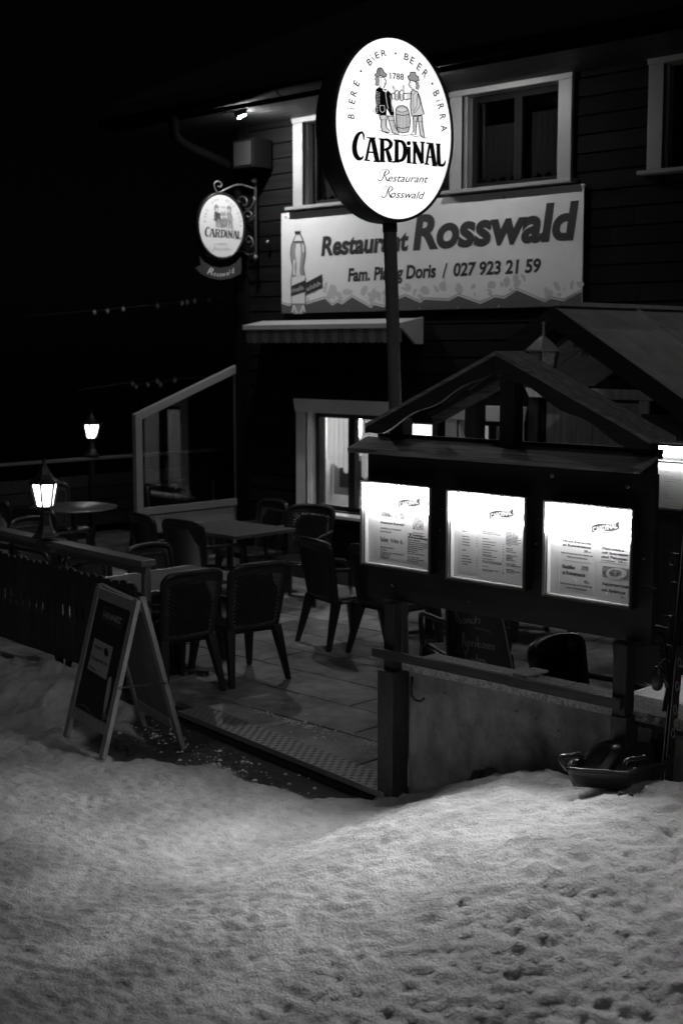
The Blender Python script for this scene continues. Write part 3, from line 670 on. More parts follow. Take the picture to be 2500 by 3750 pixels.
def face_px(x, y): return onP(*c1(x, y), ctr, sN)
def draw_logo(mapper, n, parent, small=False, inkm='ink', greym='ink2'):
    P = Print(mapper, n, .001)
    W_ = Print(mapper, n, .0024, .00001)
    G = Print(mapper, n, .001); K = Print(mapper, n, .0007)
    K.poly([(922, 668), (950, 655), (985, 672), (1004, 720), (1022, 800), (1046, 882), (1010, 896), (926, 900), (916, 800), (922, 730)]); K.poly([(782, 830), (802, 806), (842, 802), (880, 816), (898, 848), (914, 940), (896, 1054), (842, 1064), (800, 1052), (778, 930)]); K.poly([(620, 892), (632, 935), (636, 1000), (648, 1045), (716, 1060), (688, 1012), (694, 892)]); K.poly([(704, 900), (745, 1060), (806, 1082), (776, 1010), (760, 905)]); K.poly([(940, 904), (944, 1050), (966, 1082), (984, 906)]); K.poly([(986, 904), (1000, 1010), (1024, 1100), (1048, 1106), (1026, 900)])
    lw = 9 if not small else 9
    R = lambda pts, w=lw, cl=True, sm=False: P.ribbon(pts + ([pts[0]] if cl else []), w, sm)
    # left man
    hat = [(580, 520), (582, 500), (598, 492), (600, 470), (608, 447), (630, 438), (652, 450), (664, 478), (678, 494), (692, 500), (688, 522), (668, 530), (640, 514), (608, 524)]
    coat = [(590, 645), (622, 622), (655, 640), (700, 650), (738, 690), (742, 745), (742, 790), (755, 830), (763, 872), (762, 900), (727, 894), (705, 850), (692, 830), (690, 890), (600, 886), (582, 850), (590, 800), (582, 720)]
    G.poly([(p[0], p[1]) for p in hat]); G.poly([(585, 532), (618, 530), (620, 575), (616, 604), (600, 614), (582, 602), (590, 570), (580, 548)])
    P.poly(coat)
    R(hat); R([(585, 532), (618, 530), (620, 575), (616, 604), (600, 614), (582, 602), (590, 570), (580, 548)], 5)
    R([(626, 530), (668, 530), (674, 546), (688, 566), (679, 576), (688, 590), (676, 600), (664, 634)], lw, False)
    R([(618, 604), (634, 626)], 5, False); P.disc(662, 552, 4); P.ribbon([(662, 582), (672, 592), (684, 590)], 4)
    for k in range(9): P.ribbon([(628, 542 + k * 10), (648 - k, 540 + k * 10)], 2.4, False)
    for k in range(9): P.ribbon([(606 + k * .6, 452 + k * 7), (640 - k, 450 + k * 7)], 2.4, False)
    W_.ribbon([(655, 648), (675, 665), (700, 655)], 10); W_.ribbon([(672, 662), (690, 672)], 8)
    W_.ribbon([(680, 672), (690, 760), (705, 830)], 3); W_.ribbon([(625, 800), (668, 802), (672, 850), (650, 870), (628, 850), (625, 800)], 3, False)
    W_.ribbon([(725, 700), (735, 760), (745, 860)], 2.5)
    for k in range(14): W_.ribbon([(592, 670 + k * 15), (606, 668 + k * 15)], 2.6, False)
    for k in range(9): W_.ribbon([(612, 680 + k * 13), (624, 679 + k * 13)], 2.0, False)
    R([(585, 828), (564, 838), (560, 856), (578, 868), (592, 880), (612, 862), (606, 842)], 4.5)
    R([(570, 858), (590, 846)], 3, False); R([(582, 868), (600, 852)], 3, False)
    R([(620, 892), (632, 935), (642, 945), (636, 1000), (648, 1045), (690, 1058), (716, 1060), (722, 1046), (690, 1012), (688, 950), (694, 935), (692, 892)], lw)
    R([(700, 900), (712, 945), (728, 1000), (745, 1060), (780, 1075), (806, 1082), (806, 1062), (776, 1010), (764, 950), (760, 905)], lw)
    R([(632, 938), (690, 938)], 4, False); R([(712, 945), (762, 945)], 4, False)
    for k in range(12):
        P.ribbon([(630 + k * .5, 900 + k * 11), (644 + k * .5, 900 + k * 11)], 2.4, False); P.ribbon([(735 + k * 1.6, 905 + k * 12), (752 + k * 1.8, 905 + k * 12)], 2.4, False)
        P.ribbon([(672, 900 + k * 9), (686, 900 + k * 9)], 2.2, False)
    for k in range(5): P.ribbon([(700 + k * 9, 846 + k * 4), (722 + k * 7, 860 + k * 6)], 2.5, False)
    # mugs and arms
    R([(738, 690), (758, 680), (768, 700), (768, 735), (742, 742)], lw)
    R([(768, 672), (790, 655), (804, 664), (804, 742), (790, 752), (768, 738)], lw); R([(746, 612), (756, 650), (768, 672), (778, 660), (750, 615)], 4.5)
    R([(814, 668), (836, 652), (852, 662), (852, 745), (836, 758), (816, 744)], lw); R([(850, 608), (842, 650), (852, 664), (858, 648), (856, 610)], 4.5)
    for k in range(5): P.ribbon([(776 + k * 5, 690), (776 + k * 5, 740)], 2.2, False); P.ribbon([(822 + k * 6, 690), (822 + k * 6, 745)], 2.2, False)
    R([(852, 688), (880, 684), (925, 684), (922, 734), (880, 746), (854, 738)], lw)
    for k in range(7): P.ribbon([(888 + k * 6, 690), (884 + k * 6, 740)], 2.0, False)
    # barrel
    R([(780, 830), (802, 806), (842, 802), (880, 816), (898, 848), (908, 900), (914, 940), (910, 1000), (896, 1054), (842, 1064), (800, 1052), (784, 1000), (778, 930), (776, 870)], lw)
    P.ribbon([(782, 838), (800, 856), (842, 864), (890, 850)], 5); P.ribbon([(790, 834), (808, 820), (842, 816), (874, 826), (888, 842)], 4)
    P.ribbon([(778, 882), (842, 896), (904, 884)], 7); P.ribbon([(784, 1004), (842, 1020), (908, 1004)], 7)
    for k in range(8): P.ribbon([(792 + k * 13.5, 862 if 1 < k < 6 else 850), (790 + k * 14.2, 940), (796 + k * 13.2, 1050)], 3.0)
    for k in range(12): P.ribbon([(782, 895 + k * 12), (800 + (k % 3) * 6, 897 + k * 12)], 2, False); P.ribbon([(880 - (k % 3) * 6, 897 + k * 12), (908, 893 + k * 12)], 2, False)
    # right man
    h2 = [(890, 522), (912, 512), (914, 484), (964, 484), (968, 514), (990, 524), (998, 562), (962, 572), (902, 556)]
    G.poly(h2); G.poly([(962, 574), (990, 578), (1000, 622), (990, 650), (968, 642), (972, 604)])
    R(h2); R([(962, 574), (990, 578), (1000, 622), (990, 650), (968, 642), (972, 604)], 5)
    R([(912, 560), (906, 592), (898, 602), (908, 610), (908, 622), (926, 632), (930, 652), (950, 642)], lw, False); P.disc(922, 580, 4); P.ribbon([(908, 612), (918, 610), (926, 602)], 4)
    R([(922, 668), (950, 655), (985, 672), (1004, 720), (1022, 800), (1046, 882), (1010, 896), (926, 900), (916, 800), (922, 730)], lw)
    R([(920, 672), (944, 704), (970, 660)], 5, False); R([(944, 704), (946, 890)], 4, False); R([(924, 734), (922, 690)], 5, False)
    R([(985, 690), (1010, 760), (1004, 810), (980, 844), (956, 874), (944, 862), (960, 836), (978, 800), (976, 740)], 5)
    for k in range(13): P.ribbon([(1000 + k * 2.4, 720 + k * 12), (1014 + k * 2.2, 718 + k * 12)], 2.6, False); P.ribbon([(922, 745 + k * 12), (934, 745 + k * 12)], 2.4, False)
    for k in range(6): P.ribbon([(980, 700 + k * 12), (996, 698 + k * 12)], 2, False)
    R([(940, 904), (942, 950), (944, 1000), (944, 1050), (918, 1078), (966, 1082), (970, 1010), (976, 950), (984, 906)], lw)
    R([(986, 904), (990, 950), (1000, 1010), (1008, 1080), (1024, 1100), (1048, 1106), (1042, 1060), (1032, 1000), (1028, 940), (1026, 900)], lw)
    R([(940, 952), (1030, 958)], 4, False)
    for k in range(11): P.ribbon([(944, 912 + k * 13), (958, 912 + k * 13)], 2.4, False); P.ribbon([(1012 + k, 912 + k * 13), (1026 + k, 912 + k * 13)], 2.4, False)
    P.ribbon([(600, 1036), (628, 1042), (650, 1056), (690, 1066), (730, 1080), (780, 1078), (820, 1090), (870, 1086), (920, 1084), (962, 1100), (1004, 1092), (1040, 1112), (1080, 1108)], [2, 5, 3, 6, 3, 6, 3, 6, 3, 6, 3, 6, 2])
    o = P.build('figures_print', M[inkm], parent); kind(G.build('figures_shading', M[greym] if small else M['toneA'], parent), 'stuff'); kind(K.build('coat_shading', M['ink3'] if small else M['toneB'], parent), 'stuff'); W_.build('figures_highlights', M['sign'] if not small else M['banner'], parent)
    # CARDINAL in slab letters
    Q = Print(mapper, n, .0012)
    e = 1.0
    r = lambda p, w: Q.ribbon(p, w)
    r([(476, 1100), (466, 1068), (440, 1062), (412, 1090), (390, 1150), (384, 1210), (394, 1268), (420, 1306), (450, 1308), (470, 1284)], [16, 18, 26, 38, 46, 48, 48, 42, 26, 12]); r([(458, 1044), (470, 1090), (474, 1132)], [10, 16, 10])
    r([(538, 1112), (516, 1220), (496, 1322)], [20, 26, 26]); r([(556, 1108), (578, 1220), (602, 1332)], [40, 46, 46]); r([(512, 1246), (582, 1252)], 17); r([(476, 1322), (532, 1328)], [14, 16]); r([(564, 1334), (628, 1338)], [14, 18]); r([(500, 1108), (586, 1114)], [12, 16])
    r([(648, 1118), (650, 1330)], [40, 44]); r([(650, 1128), (700, 1130), (732, 1164), (716, 1206), (668, 1226)], [20, 28, 38, 32, 20]); r([(690, 1216), (708, 1270), (726, 1332)], [30, 40, 44]); r([(616, 1120), (672, 1124)], 15); r([(616, 1334), (678, 1338)], 17); r([(704, 1336), (770, 1342)], [12, 18])
    r([(788, 1130), (786, 1336)], [38, 42]); r([(790, 1138), (840, 1150), (866, 1200), (864, 1272), (840, 1320), (790, 1334)], [20, 32, 40, 42, 34, 20]); r([(758, 1132), (810, 1134)], 15); r([(756, 1338), (812, 1342)], 15)
    r([(905, 1200), (903, 1342)], [32, 38]); Q.disc(902, 1162, 21, 22); r([(880, 1346), (930, 1350)], 15); r([(884, 1200), (922, 1202)], 12)
    r([(958, 1156), (956, 1350)], [26, 28]); r([(1034, 1154), (1032, 1356)], [26, 28]); r([(954, 1156), (994, 1250), (1034, 1356)], [36, 44, 38]); r([(934, 1150), (980, 1154)], 15); r([(934, 1352), (980, 1356)], 15); r([(1012, 1152), (1056, 1156)], 15)
    r([(1102, 1162), (1086, 1260), (1072, 1360)], [18, 24, 24]); r([(1118, 1160), (1132, 1260), (1150, 1372)], [38, 42, 44]); r([(1084, 1292), (1134, 1298)], 16); r([(1070, 1160), (1134, 1168)], 15); r([(1052, 1360), (1096, 1364)], 15); r([(1124, 1374), (1174, 1378)], 16)
    r([(1184, 1172), (1186, 1270), (1190, 1368)], [36, 38, 42]); r([(1180, 1368), (1222, 1374), (1242, 1360), (1252, 1326)], [26, 28, 22, 8]); r([(1160, 1170), (1206, 1174)], 15)
    Q.build('brand_lettering', M['ink'], parent)
    # arc of small letters
    T = Print(mapper, n, .001); mbt = MB()
    arc = [('B', 350, 908), ('i', 352, 836), ('E', 358, 768), ('R', 374, 690), ('E', 400, 596), ('.', 446, 472), ('B', 522, 388), ('i', 556, 346), ('E', 598, 318), ('R', 666, 298), ('.', 777, 303), ('B', 888, 338), ('E', 944, 376), ('E', 1010, 436), ('R', 1066, 500), ('.', 1128, 592), ('B', 1170, 688), ('i', 1192, 752), ('R', 1212, 812), ('R', 1230, 908), ('A', 1243, 1018)]
    arc[1] = ('i', 352, 832); 
    hgt = 62
    for i, (ch, x, y) in enumerate(arc):
        if ch == '.': T.disc(x, y, 9, 11); continue
        a = arc[max(i - 1, 0)]; b = arc[min(i + 1, len(arc) - 1)]
        t_ = V((b[1] - a[1], b[2] - a[2], 0)).normalized(); up_ = V((t_.y, -t_.x, 0)) * hgt / 2
        wd = {'i': 5, 'B': 44, 'E': 38, 'R': 48, 'A': 60}[ch]
        A = (x - t_.x * wd / 2 - up_.x, y - t_.y * wd / 2 - up_.y); B = (x + t_.x * wd / 2 - up_.x, y + t_.y * wd / 2 - up_.y)
        A3, B3 = mapper(*A), mapper(*B); H3 = (mapper(x - up_.x, y - up_.y) - mapper(x + up_.x, y + up_.y)).length
        if ch == 'i':
            T.ribbon([(x - up_.x, y - up_.y), (x + up_.x * .35, y + up_.y * .35)], 7, False); T.disc(x + up_.x * .95, y + up_.y * .95, 5)
        else: put_text(mbt, ch, A3, B3, H3, n, .001, bold=.010, res=3)
    put_text(mbt, '1788', mapper(724, 545), mapper(856, 556), (mapper(790, 490) - mapper(790, 551)).length, n, .001, bold=.012, res=3)
    mbt.build('arc_lettering', M[inkm if not small else greym], parent); T.build('arc_dots', M[inkm if not small else greym], parent)
draw_logo(face_px, sN, sgn)
def script(mapper, n, parent, rows, mt, name='script_lettering'):
    mb = MB(); T = Print(mapper, n, .001)
    for (s, xa, ya, xb, yb, h, k) in rows:
        put_text(mb, s, mapper(xa, ya), mapper(xb, yb), (mapper(xa, ya) - mapper(xa, ya - h)).length, n, .0011, bold=.004, shear=.42, res=4)
    o = mb.build(name, mt, parent); kind(o, 'stuff'); return o
script(face_px, sN, sgn, [('estaurant', 705, 1527, 1090, 1540, 76, 0), ('osswald', 728, 1682, 1060, 1695, 76, 0)], M['ink'])
T = Print(face_px, sN, .0013)
for (ox, oy) in ((0, 0), (34, 160)):
    T.ribbon([(608 + ox, 1500 + oy), (620 + ox, 1520 + oy), (650 + ox, 1508 + oy), (676 + ox, 1440 + oy), (690 + ox, 1422 + oy)], [5, 9, 8, 13, 6])
    T.ribbon([(628 + ox, 1468 + oy), (628 + ox, 1430 + oy), (664 + ox, 1412 + oy), (704 + ox, 1418 + oy), (714 + ox, 1440 + oy), (690 + ox, 1464 + oy), (668 + ox, 1466 + oy)], [4, 4, 5, 7, 11, 7, 4])
    T.ribbon([(676 + ox, 1466 + oy), (686 + ox, 1500 + oy), (700 + ox, 1520 + oy), (718 + ox, 1508 + oy)], [6, 12, 11, 5])
T.build('script_capitals', M['ink'], sgn)

# ================================================================== the restaurant house
FY = 10.0
house = thing('restaurant_house', 'dark timber-clad restaurant with white framed windows and long eaves', 'building', (-8, FY, 0))
HX0, HX1, HZ = -11.26, -3.6, 5.15
wins = [  # x0,x1,z0(trim bottom above sill),z1 outer trim size
    (-10.435, -9.085, 3.895, 4.865, 'up'), (-8.335, -6.985, 3.895, 4.865, 'up'), (-6.235, -4.885, 3.895, 4.865, 'up'),
    (-10.405, -9.055, .745, 1.91, 'low'), (-8.36, -7.46, .745, 1.91, 'low')]
door_r = (-7.30, -6.26, .0, 2.0)
FR = .14
opens = [(a + FR - .01, b - FR + .01, c + .01, d - FR + .01) for a, b, c, d, _ in wins] + [(door_r[0], door_r[1], door_r[2], door_r[3])]
ROW = .158; z = .14
while z < HZ - .01:
    z1 = min(z + ROW, HZ); cuts = []
    for (a, b, c, d) in opens:
        if c < z1 - .01 and d > z + .01: cuts.append((a, b))
    cuts.sort(); x = HX0; segs = []
    for a, b in cuts:
        segs.append((x, a)); x = b
    segs.append((x, HX1))
    for (a, b) in segs:
        # long runs are made of two boards
        pieces = [(a, b)]
        if b - a > 4.5: q = a + (b - a) * random.uniform(.35, .65); pieces = [(a, q - .002), (q + .002, b)]
        for (p, q) in pieces:
            if q - p < .02: continue
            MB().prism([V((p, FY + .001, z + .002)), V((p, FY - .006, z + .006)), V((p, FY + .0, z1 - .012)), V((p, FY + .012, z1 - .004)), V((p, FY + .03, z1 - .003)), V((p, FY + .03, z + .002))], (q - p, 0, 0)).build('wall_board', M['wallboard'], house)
    z = z1
# structural shell behind the boards, with real openings
sh = MB(); zs = sorted(set([0, HZ] + [o_[2] for o_ in opens] + [o_[3] for o_ in opens]))
for i in range(len(zs) - 1):
    za, zb = zs[i], zs[i + 1]
    if zb - za < .001: continue
    zm = (za + zb) / 2; cuts = sorted((a, b) for (a, b, c, d) in opens if c < zm < d); x = HX0 + .01
    for a, b in cuts: sh.box(x, a, FY + .032, FY + .27, za, zb); x = b
    sh.box(x, HX1, FY + .032, FY + .27, za, zb)
sh.box(HX0 + .01, HX0 + .25, FY + .272, 17, 0, HZ); sh.box(HX0, HX1, 17, 17.2, 0, HZ); sh.box(HX1 - .25, HX1, FY + .272, 17, 0, HZ)
sh.build('shell', M['tile'], house)
for k in range(int(HZ / ROW)):  # boards on the left gable wall, seen edge on
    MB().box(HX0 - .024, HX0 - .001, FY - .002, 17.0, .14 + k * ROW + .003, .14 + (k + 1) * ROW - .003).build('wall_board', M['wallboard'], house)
MB().box(HX0, HX1, FY - .03, FY, .0, .138).build('plinth', M['kerb'], house)
MB().box(HX0 - .03, HX0 + .10, FY - .035, FY - .008, .14, HZ - .2).build('corner_board', M['wallboard'], house)
# roof with eaves overhanging to Y=9
EYa, EZa = 9.0, 4.86; RYa, RZa = 13.6, 6.9; RX0, RX1 = -12.25, -2.6
slp = (RZa - EZa) / (RYa - EYa)
MB().prism([V((RX0, EYa - .02, EZa)), V((RX0, RYa, RZa)), V((RX0, RYa, RZa + .14)), V((RX0, EYa - .02, EZa + .14))], (RX1 - RX0, 0, 0)).build('roof', M['tile'], house)
MB().prism([V((RX0, RYa + .01, RZa)), V((RX0, 18.2, EZa)), V((RX0, 18.2, EZa + .14)), V((RX0, RYa + .01, RZa + .14))], (RX1 - RX0, 0, 0)).build('roof', M['tile'], house)
for k in range(7):
    ya = 9.06 + k * .135
    MB().box(RX0 + .03, RX1 - .03, ya, ya + .13, 4.775, 4.793).build('soffit_board', M['soffit'], house)
MB().box(RX0, RX1, 9.0, 9.03, 4.73, 4.86).build('fascia', M['gutter'], house)
# gutter: half round trough with brackets
g = MB(); r_ = .075; gy, gz = 8.92, 4.83; nseg = 10
va = []; 
for x in (RX0 - .02, RX1):
    for k in range(nseg + 1):
        a = math.pi + math.pi * k / nseg; va.append((x, gy + r_ * math.cos(a), gz + r_ * math.sin(a)))
    for k in range(nseg + 1):
        a = 2 * math.pi - math.pi * k / nseg; va.append((x, gy + (r_ - .006) * math.cos(a), gz + (r_ - .006) * math.sin(a)))
n2_ = 2 * (nseg + 1)
g.add(va, [(k, (k + 1) % n2_, n2_ + (k + 1) % n2_, n2_ + k) for k in range(n2_)] + [tuple(range(n2_)), tuple(range(2 * n2_ - 1, n2_ - 1, -1))], True)
g.tube([(RX0 - .02, gy - r_, gz + .004), (RX1, gy - r_, gz + .004)], .009, 6)
g.build('gutter', M['gutter'], house)
x = RX0 + .3
while x < RX1 - .2:
    MB().tube([(x, gy + r_ + .01, gz + .05)] + [(x, gy + (r_ + .004) * math.cos(a), gz + (r_ + .004) * math.sin(a)) for a in [2 * math.pi - math.pi * k / 6 for k in range(7)]], .006, 5).build('gutter_bracket', M['gutter'], house); x += .82
# downpipe
G0 = onY(635, 432, 8.92); G0 = V((G0.x, 8.92, 4.755))
a1 = onY(655, 520, 9.05); a2 = onY(835, 608, 9.85); a3 = onY(870, 665, 9.93)
MB().tube(catmull([G0, G0 - UP * .09, V((a1.x, 9.08, a1.z)), V((a2.x, 9.86, a2.z)), V((a3.x, 9.935, a3.z)), V((a3.x, 9.935, 3.2)), V((a3.x, 9.935, .2))], 6), .05, 14).build('downpipe', M['gutter'], house)
# windows
def window(x0, x1, z0, z1, low):
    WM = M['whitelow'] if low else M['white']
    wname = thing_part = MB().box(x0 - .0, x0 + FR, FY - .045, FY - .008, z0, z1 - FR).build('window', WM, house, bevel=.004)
    wn = thing_part
    def sub(nm, mb, mt, bv=0): 
        o = mb.build(nm, mt, wn, bevel=bv, orig=None); return o
    ORG[wn.name] = ORG[house.name]
    sub('jamb_trim', MB().box(x1 - FR, x1, FY - .045, FY - .008, z0, z1 - FR), WM, .004)
    # head trim, slightly wider with slanting ends
    sub('head_trim', MB().prism([V((x0 - .03, FY - .055, z1 + .0)), V((x1 + .03, FY - .055, z1)), V((x1 + .004, FY - .055, z1 - FR + .001)), V((x0 - .004, FY - .055, z1 - FR + .001))], (0, .047, 0)), WM, .003)
    sub('sill', MB().prism([V((x0 - .05, FY - .115, z0 - .045)), V((x0 - .05, FY - .115, z0 - .012)), V((x0 - .05, FY + .12, z0 + .0)), V((x0 - .05, FY + .12, z0 - .045))], (x1 - x0 + .10, 0, 0)), WM, .004)
    xi, xj, zi, zj = x0 + FR, x1 - FR, z0, z1 - FR
    D = .17                                    # depth of the reveal
    rv = MB(); rv.box(xi - .012, xi, FY - .044, FY + D, zi, zj); rv.box(xj, xj + .012, FY - .044, FY + D, zi, zj); rv.box(xi - .012, xj + .012, FY - .044, FY + D, zj, zj + .012)
    sub('reveal', rv, WM)
    sub('reveal_bead', MB().box(xi, xi + .012, FY + .02, FY + .035, zi, zj), WM)
    fm = M['darkwoodv'] if low else M['sashwood']
    y0, y1 = FY + D - .06, FY + D
    f = MB(); t_ = .055
    f.box(xi, xi + t_, y0, y1, zi, zj); f.box(xj - t_, xj, y0, y1, zi, zj); f.box(xi + t_, xj - t_, y0, y1, zi, zi + t_); f.box(xi + t_, xj - t_, y0, y1, zj - t_, zj)
    xm = (xi + xj) / 2; f.box(xm - .045, xm + .045, y0 - .012, y1, zi + t_, zj - t_)
    sub('casement_frame', f, fm, .003)
    for a, b in ((xi + t_, xm - .045), (xm + .045, xj - t_)):
        sub('pane', MB().box(a, b, FY + D - .03, FY + D - .024, zi + t_, zj - t_), M['glass'] if low else M['darkglass'])
    # zigzag lace curtain in folds
    for side, (a, b) in enumerate(((xi + t_, xm - .03), (xm + .03, xj - t_))):
        cu = MB(); n_ = 34; v_ = []; top = zj - .03
        for i in range(n_ + 1):
            u_ = i / n_; x = a + (b - a) * u_; yy = FY + D + .05 + .012 * math.sin(u_ * 40)
            if low:
                dep = (.62 + .16 * (u_ if side == 0 else 1 - u_)) * (zj - zi) - .04 * abs(((u_ * 4) % 1) - .5) * 2 - .10
            else: dep = (zj - zi) * .92 - .05 * abs(((u_ * 4) % 1) - .5) * 2
            tp = top if low else zi + (zj - zi) * (.70 if side == 0 else .78)
            bt = zj - dep; v_ += [(x, yy, tp), (x, yy, (tp + bt) / 2 + .001), (x, yy, bt)]
        fcs = []
        for i in range(n_): fcs += [(3 * i, 3 * i + 1, 3 * i + 4, 3 * i + 3), (3 * i + 1, 3 * i + 2, 3 * i + 5, 3 * i + 4)]
        cu.add(v_, fcs, True); sub('curtain', cu, M['curtain'])
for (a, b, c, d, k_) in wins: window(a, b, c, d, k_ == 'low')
# ribbed lettering strip visible in the lower window: a room behind it
rm_ = MB(); rx0, rx1, ry0, ry1 = HX0 + .3, HX1 - .3, FY + .275, 13.4
rm_.box(rx0, rx1, ry1, ry1 + .05, .02, 2.5); rm_.box(rx0, rx0 + .03, ry0 + .1, ry1, .02, 2.5); rm_.box(-7.40, -7.36, ry0 + .1, ry1, .02, 2.5); rm_.box(rx0, rx1, ry0 + .05, ry1, 2.5, 2.55); rm_.box(rx0, rx1, ry0 + .05, ry1, -.02, .02)
rm_.build('dining_room', M['room'], house)
wa, wb = onY(1222, 1662, 11.0), onY(1345, 1822, 11.0); da, db = onY(1244, 1682, 10.99), onY(1325, 1792, 10.99)
MB().box(wa.x, wb.x, 11.0, 11.04, wb.z, wa.z).build('inner_window_sash', M['white'], house)
MB().box(da.x, db.x, 10.985, 10.999, db.z, da.z).build('inner_dark_pane', M['slate'], house)
lp_ = onY(1300, 1535, 11.0)
cl_ = thing('ceiling_lamp', 'bright lamp hanging inside behind the lit ground floor window', 'lamp', (lp_.x, 11.0, lp_.z - .1))
MB().lathe([(.05, 0), (.10, .10), (.10, .32), (.04, .4)], (lp_.x, 11.0, lp_.z - .2), 14).build('shade', M['roomlamp'], cl_)
MB().tube([(lp_.x, 11.0, lp_.z + .2), (lp_.x, 11.0, 2.5)], .006, 6).build('cord', M['iron'], cl_)
for (x, y) in ((-8.4, 11.6),):
    c2_ = thing('ceiling_lamp', 'lamp hanging inside behind the narrow window beside the door', 'lamp', (x, y, 2.0))
    MB().lathe([(.05, 0), (.10, .10), (.10, .32), (.04, .4)], (x, y, 1.9), 14).build('shade', M['roomlamp'], c2_); MB().tube([(x, y, 2.3), (x, y, 2.5)], .006, 6).build('cord', M['iron'], c2_)

# door of vertical planks with header
x = door_r[0] + .02; nd = 6; wd_ = (door_r[1] - door_r[0] - .04) / nd
dr = MB().box(door_r[0], door_r[1], FY + .10, FY + .13, 0, door_r[3]).build('door', M['darkwoodv'], house); ORG[dr.name] = ORG[house.name]
for k in range(nd):
    MB().box(x + k * wd_ + .004, x + (k + 1) * wd_ - .004, FY + .07, FY + .099, .02, door_r[3] - .03).build('door_plank', M['doorwood'], dr, bevel=.004)
MB().tube([(door_r[1] - .1, FY + .07, 1.0), (door_r[1] - .1, FY + .02, 1.0), (door_r[1] - .22, FY + .02, 1.0)], .009, 8).build('handle', M['alu'], dr)
MB().box(door_r[0] - .10, door_r[0] - .001, FY - .03, FY - .008, .14, 2.0).build('door_trim', M['darkwoodv'], house)
MB().box(-6.255, -6.16, FY - .03, FY - .008, .14, 2.0).build('door_trim', M['doorwood'], house)
MB().prism([V((-7.43, FY - .05, 2.09)), V((-6.03, FY - .05, 2.09)), V((-6.10, FY - .05, 2.005)), V((-7.38, FY - .05, 2.005))], (0, .04, 0)).build('door_header', M['doorwood'], house)
# speaker box
sb = thing('wall_speaker', 'dark box speaker fixed high on the wall beside the left window', 'speaker', (-10.92, 9.9, 4.44))
MB().box(-11.08, -10.76, 9.70, 9.97, 4.30, 4.60).build('cabinet', M['gutter'], sb, bevel=.01)
MB().box(-11.05, -10.79, 9.692, 9.699, 4.33, 4.57).build('grille', M['slate'], sb)
MB().box(-10.95, -10.89, 9.971, 9.999, 4.4, 4.5).build('bracket', M['iron'], sb)

# ------------------------------------------------------------------ flood lamps under the eaves
def flood(px, py, Yf, label, tilt, turn):
    c = onY(px, py, Yf); r = thing('flood_lamp', label, 'lamp', c, 'flood lamps under the eaves')
    fw_ = V((math.sin(turn) * math.cos(tilt), math.cos(turn) * math.cos(tilt), -math.sin(tilt))).normalized()      # shining direction
    sd = fw_.cross(UP).normalized(); uu = sd.cross(fw_)
    MB().obox(c - fw_ * .035, sd, uu, fw_, .06, .045, .03).build('housing', M['iron'], r, bevel=.006)
    MB().obox(c + fw_ * .0, sd, uu, fw_, .046, .032, .003).build('lamp_glass', M['lamp'], r)
    MB().tube([c - fw_ * .06, c - fw_ * .10 + UP * .06, V((c.x, c.y - .05, 4.77))], .012, 8).build('arm', M['iron'], r)
    return c
lampA = flood(885, 427, 9.25, 'small square flood lamp under the eaves left of the windows', rad(66), rad(30))
lampB = flood(1592, 262, 9.15, 'flood lamp under the eaves partly behind the big oval sign', rad(66), rad(5))

# ------------------------------------------------------------------ banner
bnr = thing('banner', 'long pale Restaurant Rosswald banner with bottle and dark mountain outline on the wall', 'banner', (-8.7, 9.98, 2.8))
BYY = 9.955
MB().box(-10.612, -6.843, BYY, BYY + .012, 2.80, 3.832).build('sheet', M['banner'], bnr)
bm_ = lambda x, y: onY(x, y, BYY)
nB = V((0, -1, 0))
tb = MB()
def bt(s, xa, ya, xb, yb, h, sh=.16, bo=.03):
    A = bm_(*cb(xa, ya)); B = bm_(*cb(xb, yb)); B.z = A.z = (A.z + B.z) / 2
    put_text(tb, s, A, B, (bm_(*cb(xa, ya)) - bm_(*cb(xa, ya - h))).length, nB, .002, bold=bo, shear=sh, res=5)
bt('Restaurant', 230, 374, 648, 343, 90, .14, .042)
bt('Rosswald', 668, 340, 1458, 290, 162, .14, .042)
bt('Fam. Pianig Doris', 358, 498, 778, 474, 62, .12, .035)
bt('/', 808, 487, 834, 470, 70, .1, .02)
bt('027 923 21 59', 862, 472, 1280, 450, 62, .10, .035)
tb.build('lettering', M['ink'], bnr)
P = Print(bm_, nB, .0014)
c5p = lambda L: [c5(*p) for p in L]; cbp = lambda L: [cb(*p) for p in L]
ridge = c5p([(68, 1085), (122, 1114), (160, 1096), (335, 1094), (555, 1024), (642, 1110), (705, 1068), (760, 1094), (878, 1006), (1105, 1138), (1140, 1100), (1262, 1128)]) + cbp([(545, 605), (632, 568), (705, 600), (724, 584), (840, 590), (885, 566), (990, 605), (1060, 573), (1105, 580), (1166, 540), (1300, 597), (1326, 580), (1388, 592), (1494, 546)])
def at_z(p, z): q = onY(p[0], p[1], BYY); return (q.x, z)
rid = [bm_(*p) for p in ridge]; rid[0].x = -10.612; rid[-1].x = -6.843
mo = MB(); mo.poly([v + nB * .0012 for v in rid] + [V((-6.843, BYY - .0012, 2.80)), V((-10.612, BYY - .0012, 2.80))]); mo.build('mountain_print', M['ink2'] if False else mat('mountain grey', .10, .5), bnr)
mo = MB()
for i in range(len(rid) - 1):
    mo.beam(rid[i] + UP * .018 + nB * .0022, rid[i + 1] + UP * .018 + nB * .0022, .0006, .007, nB)
mo.build('ridge_line', M['ink2'], bnr)
random.seed(5); sp = MB(); kk = .0006
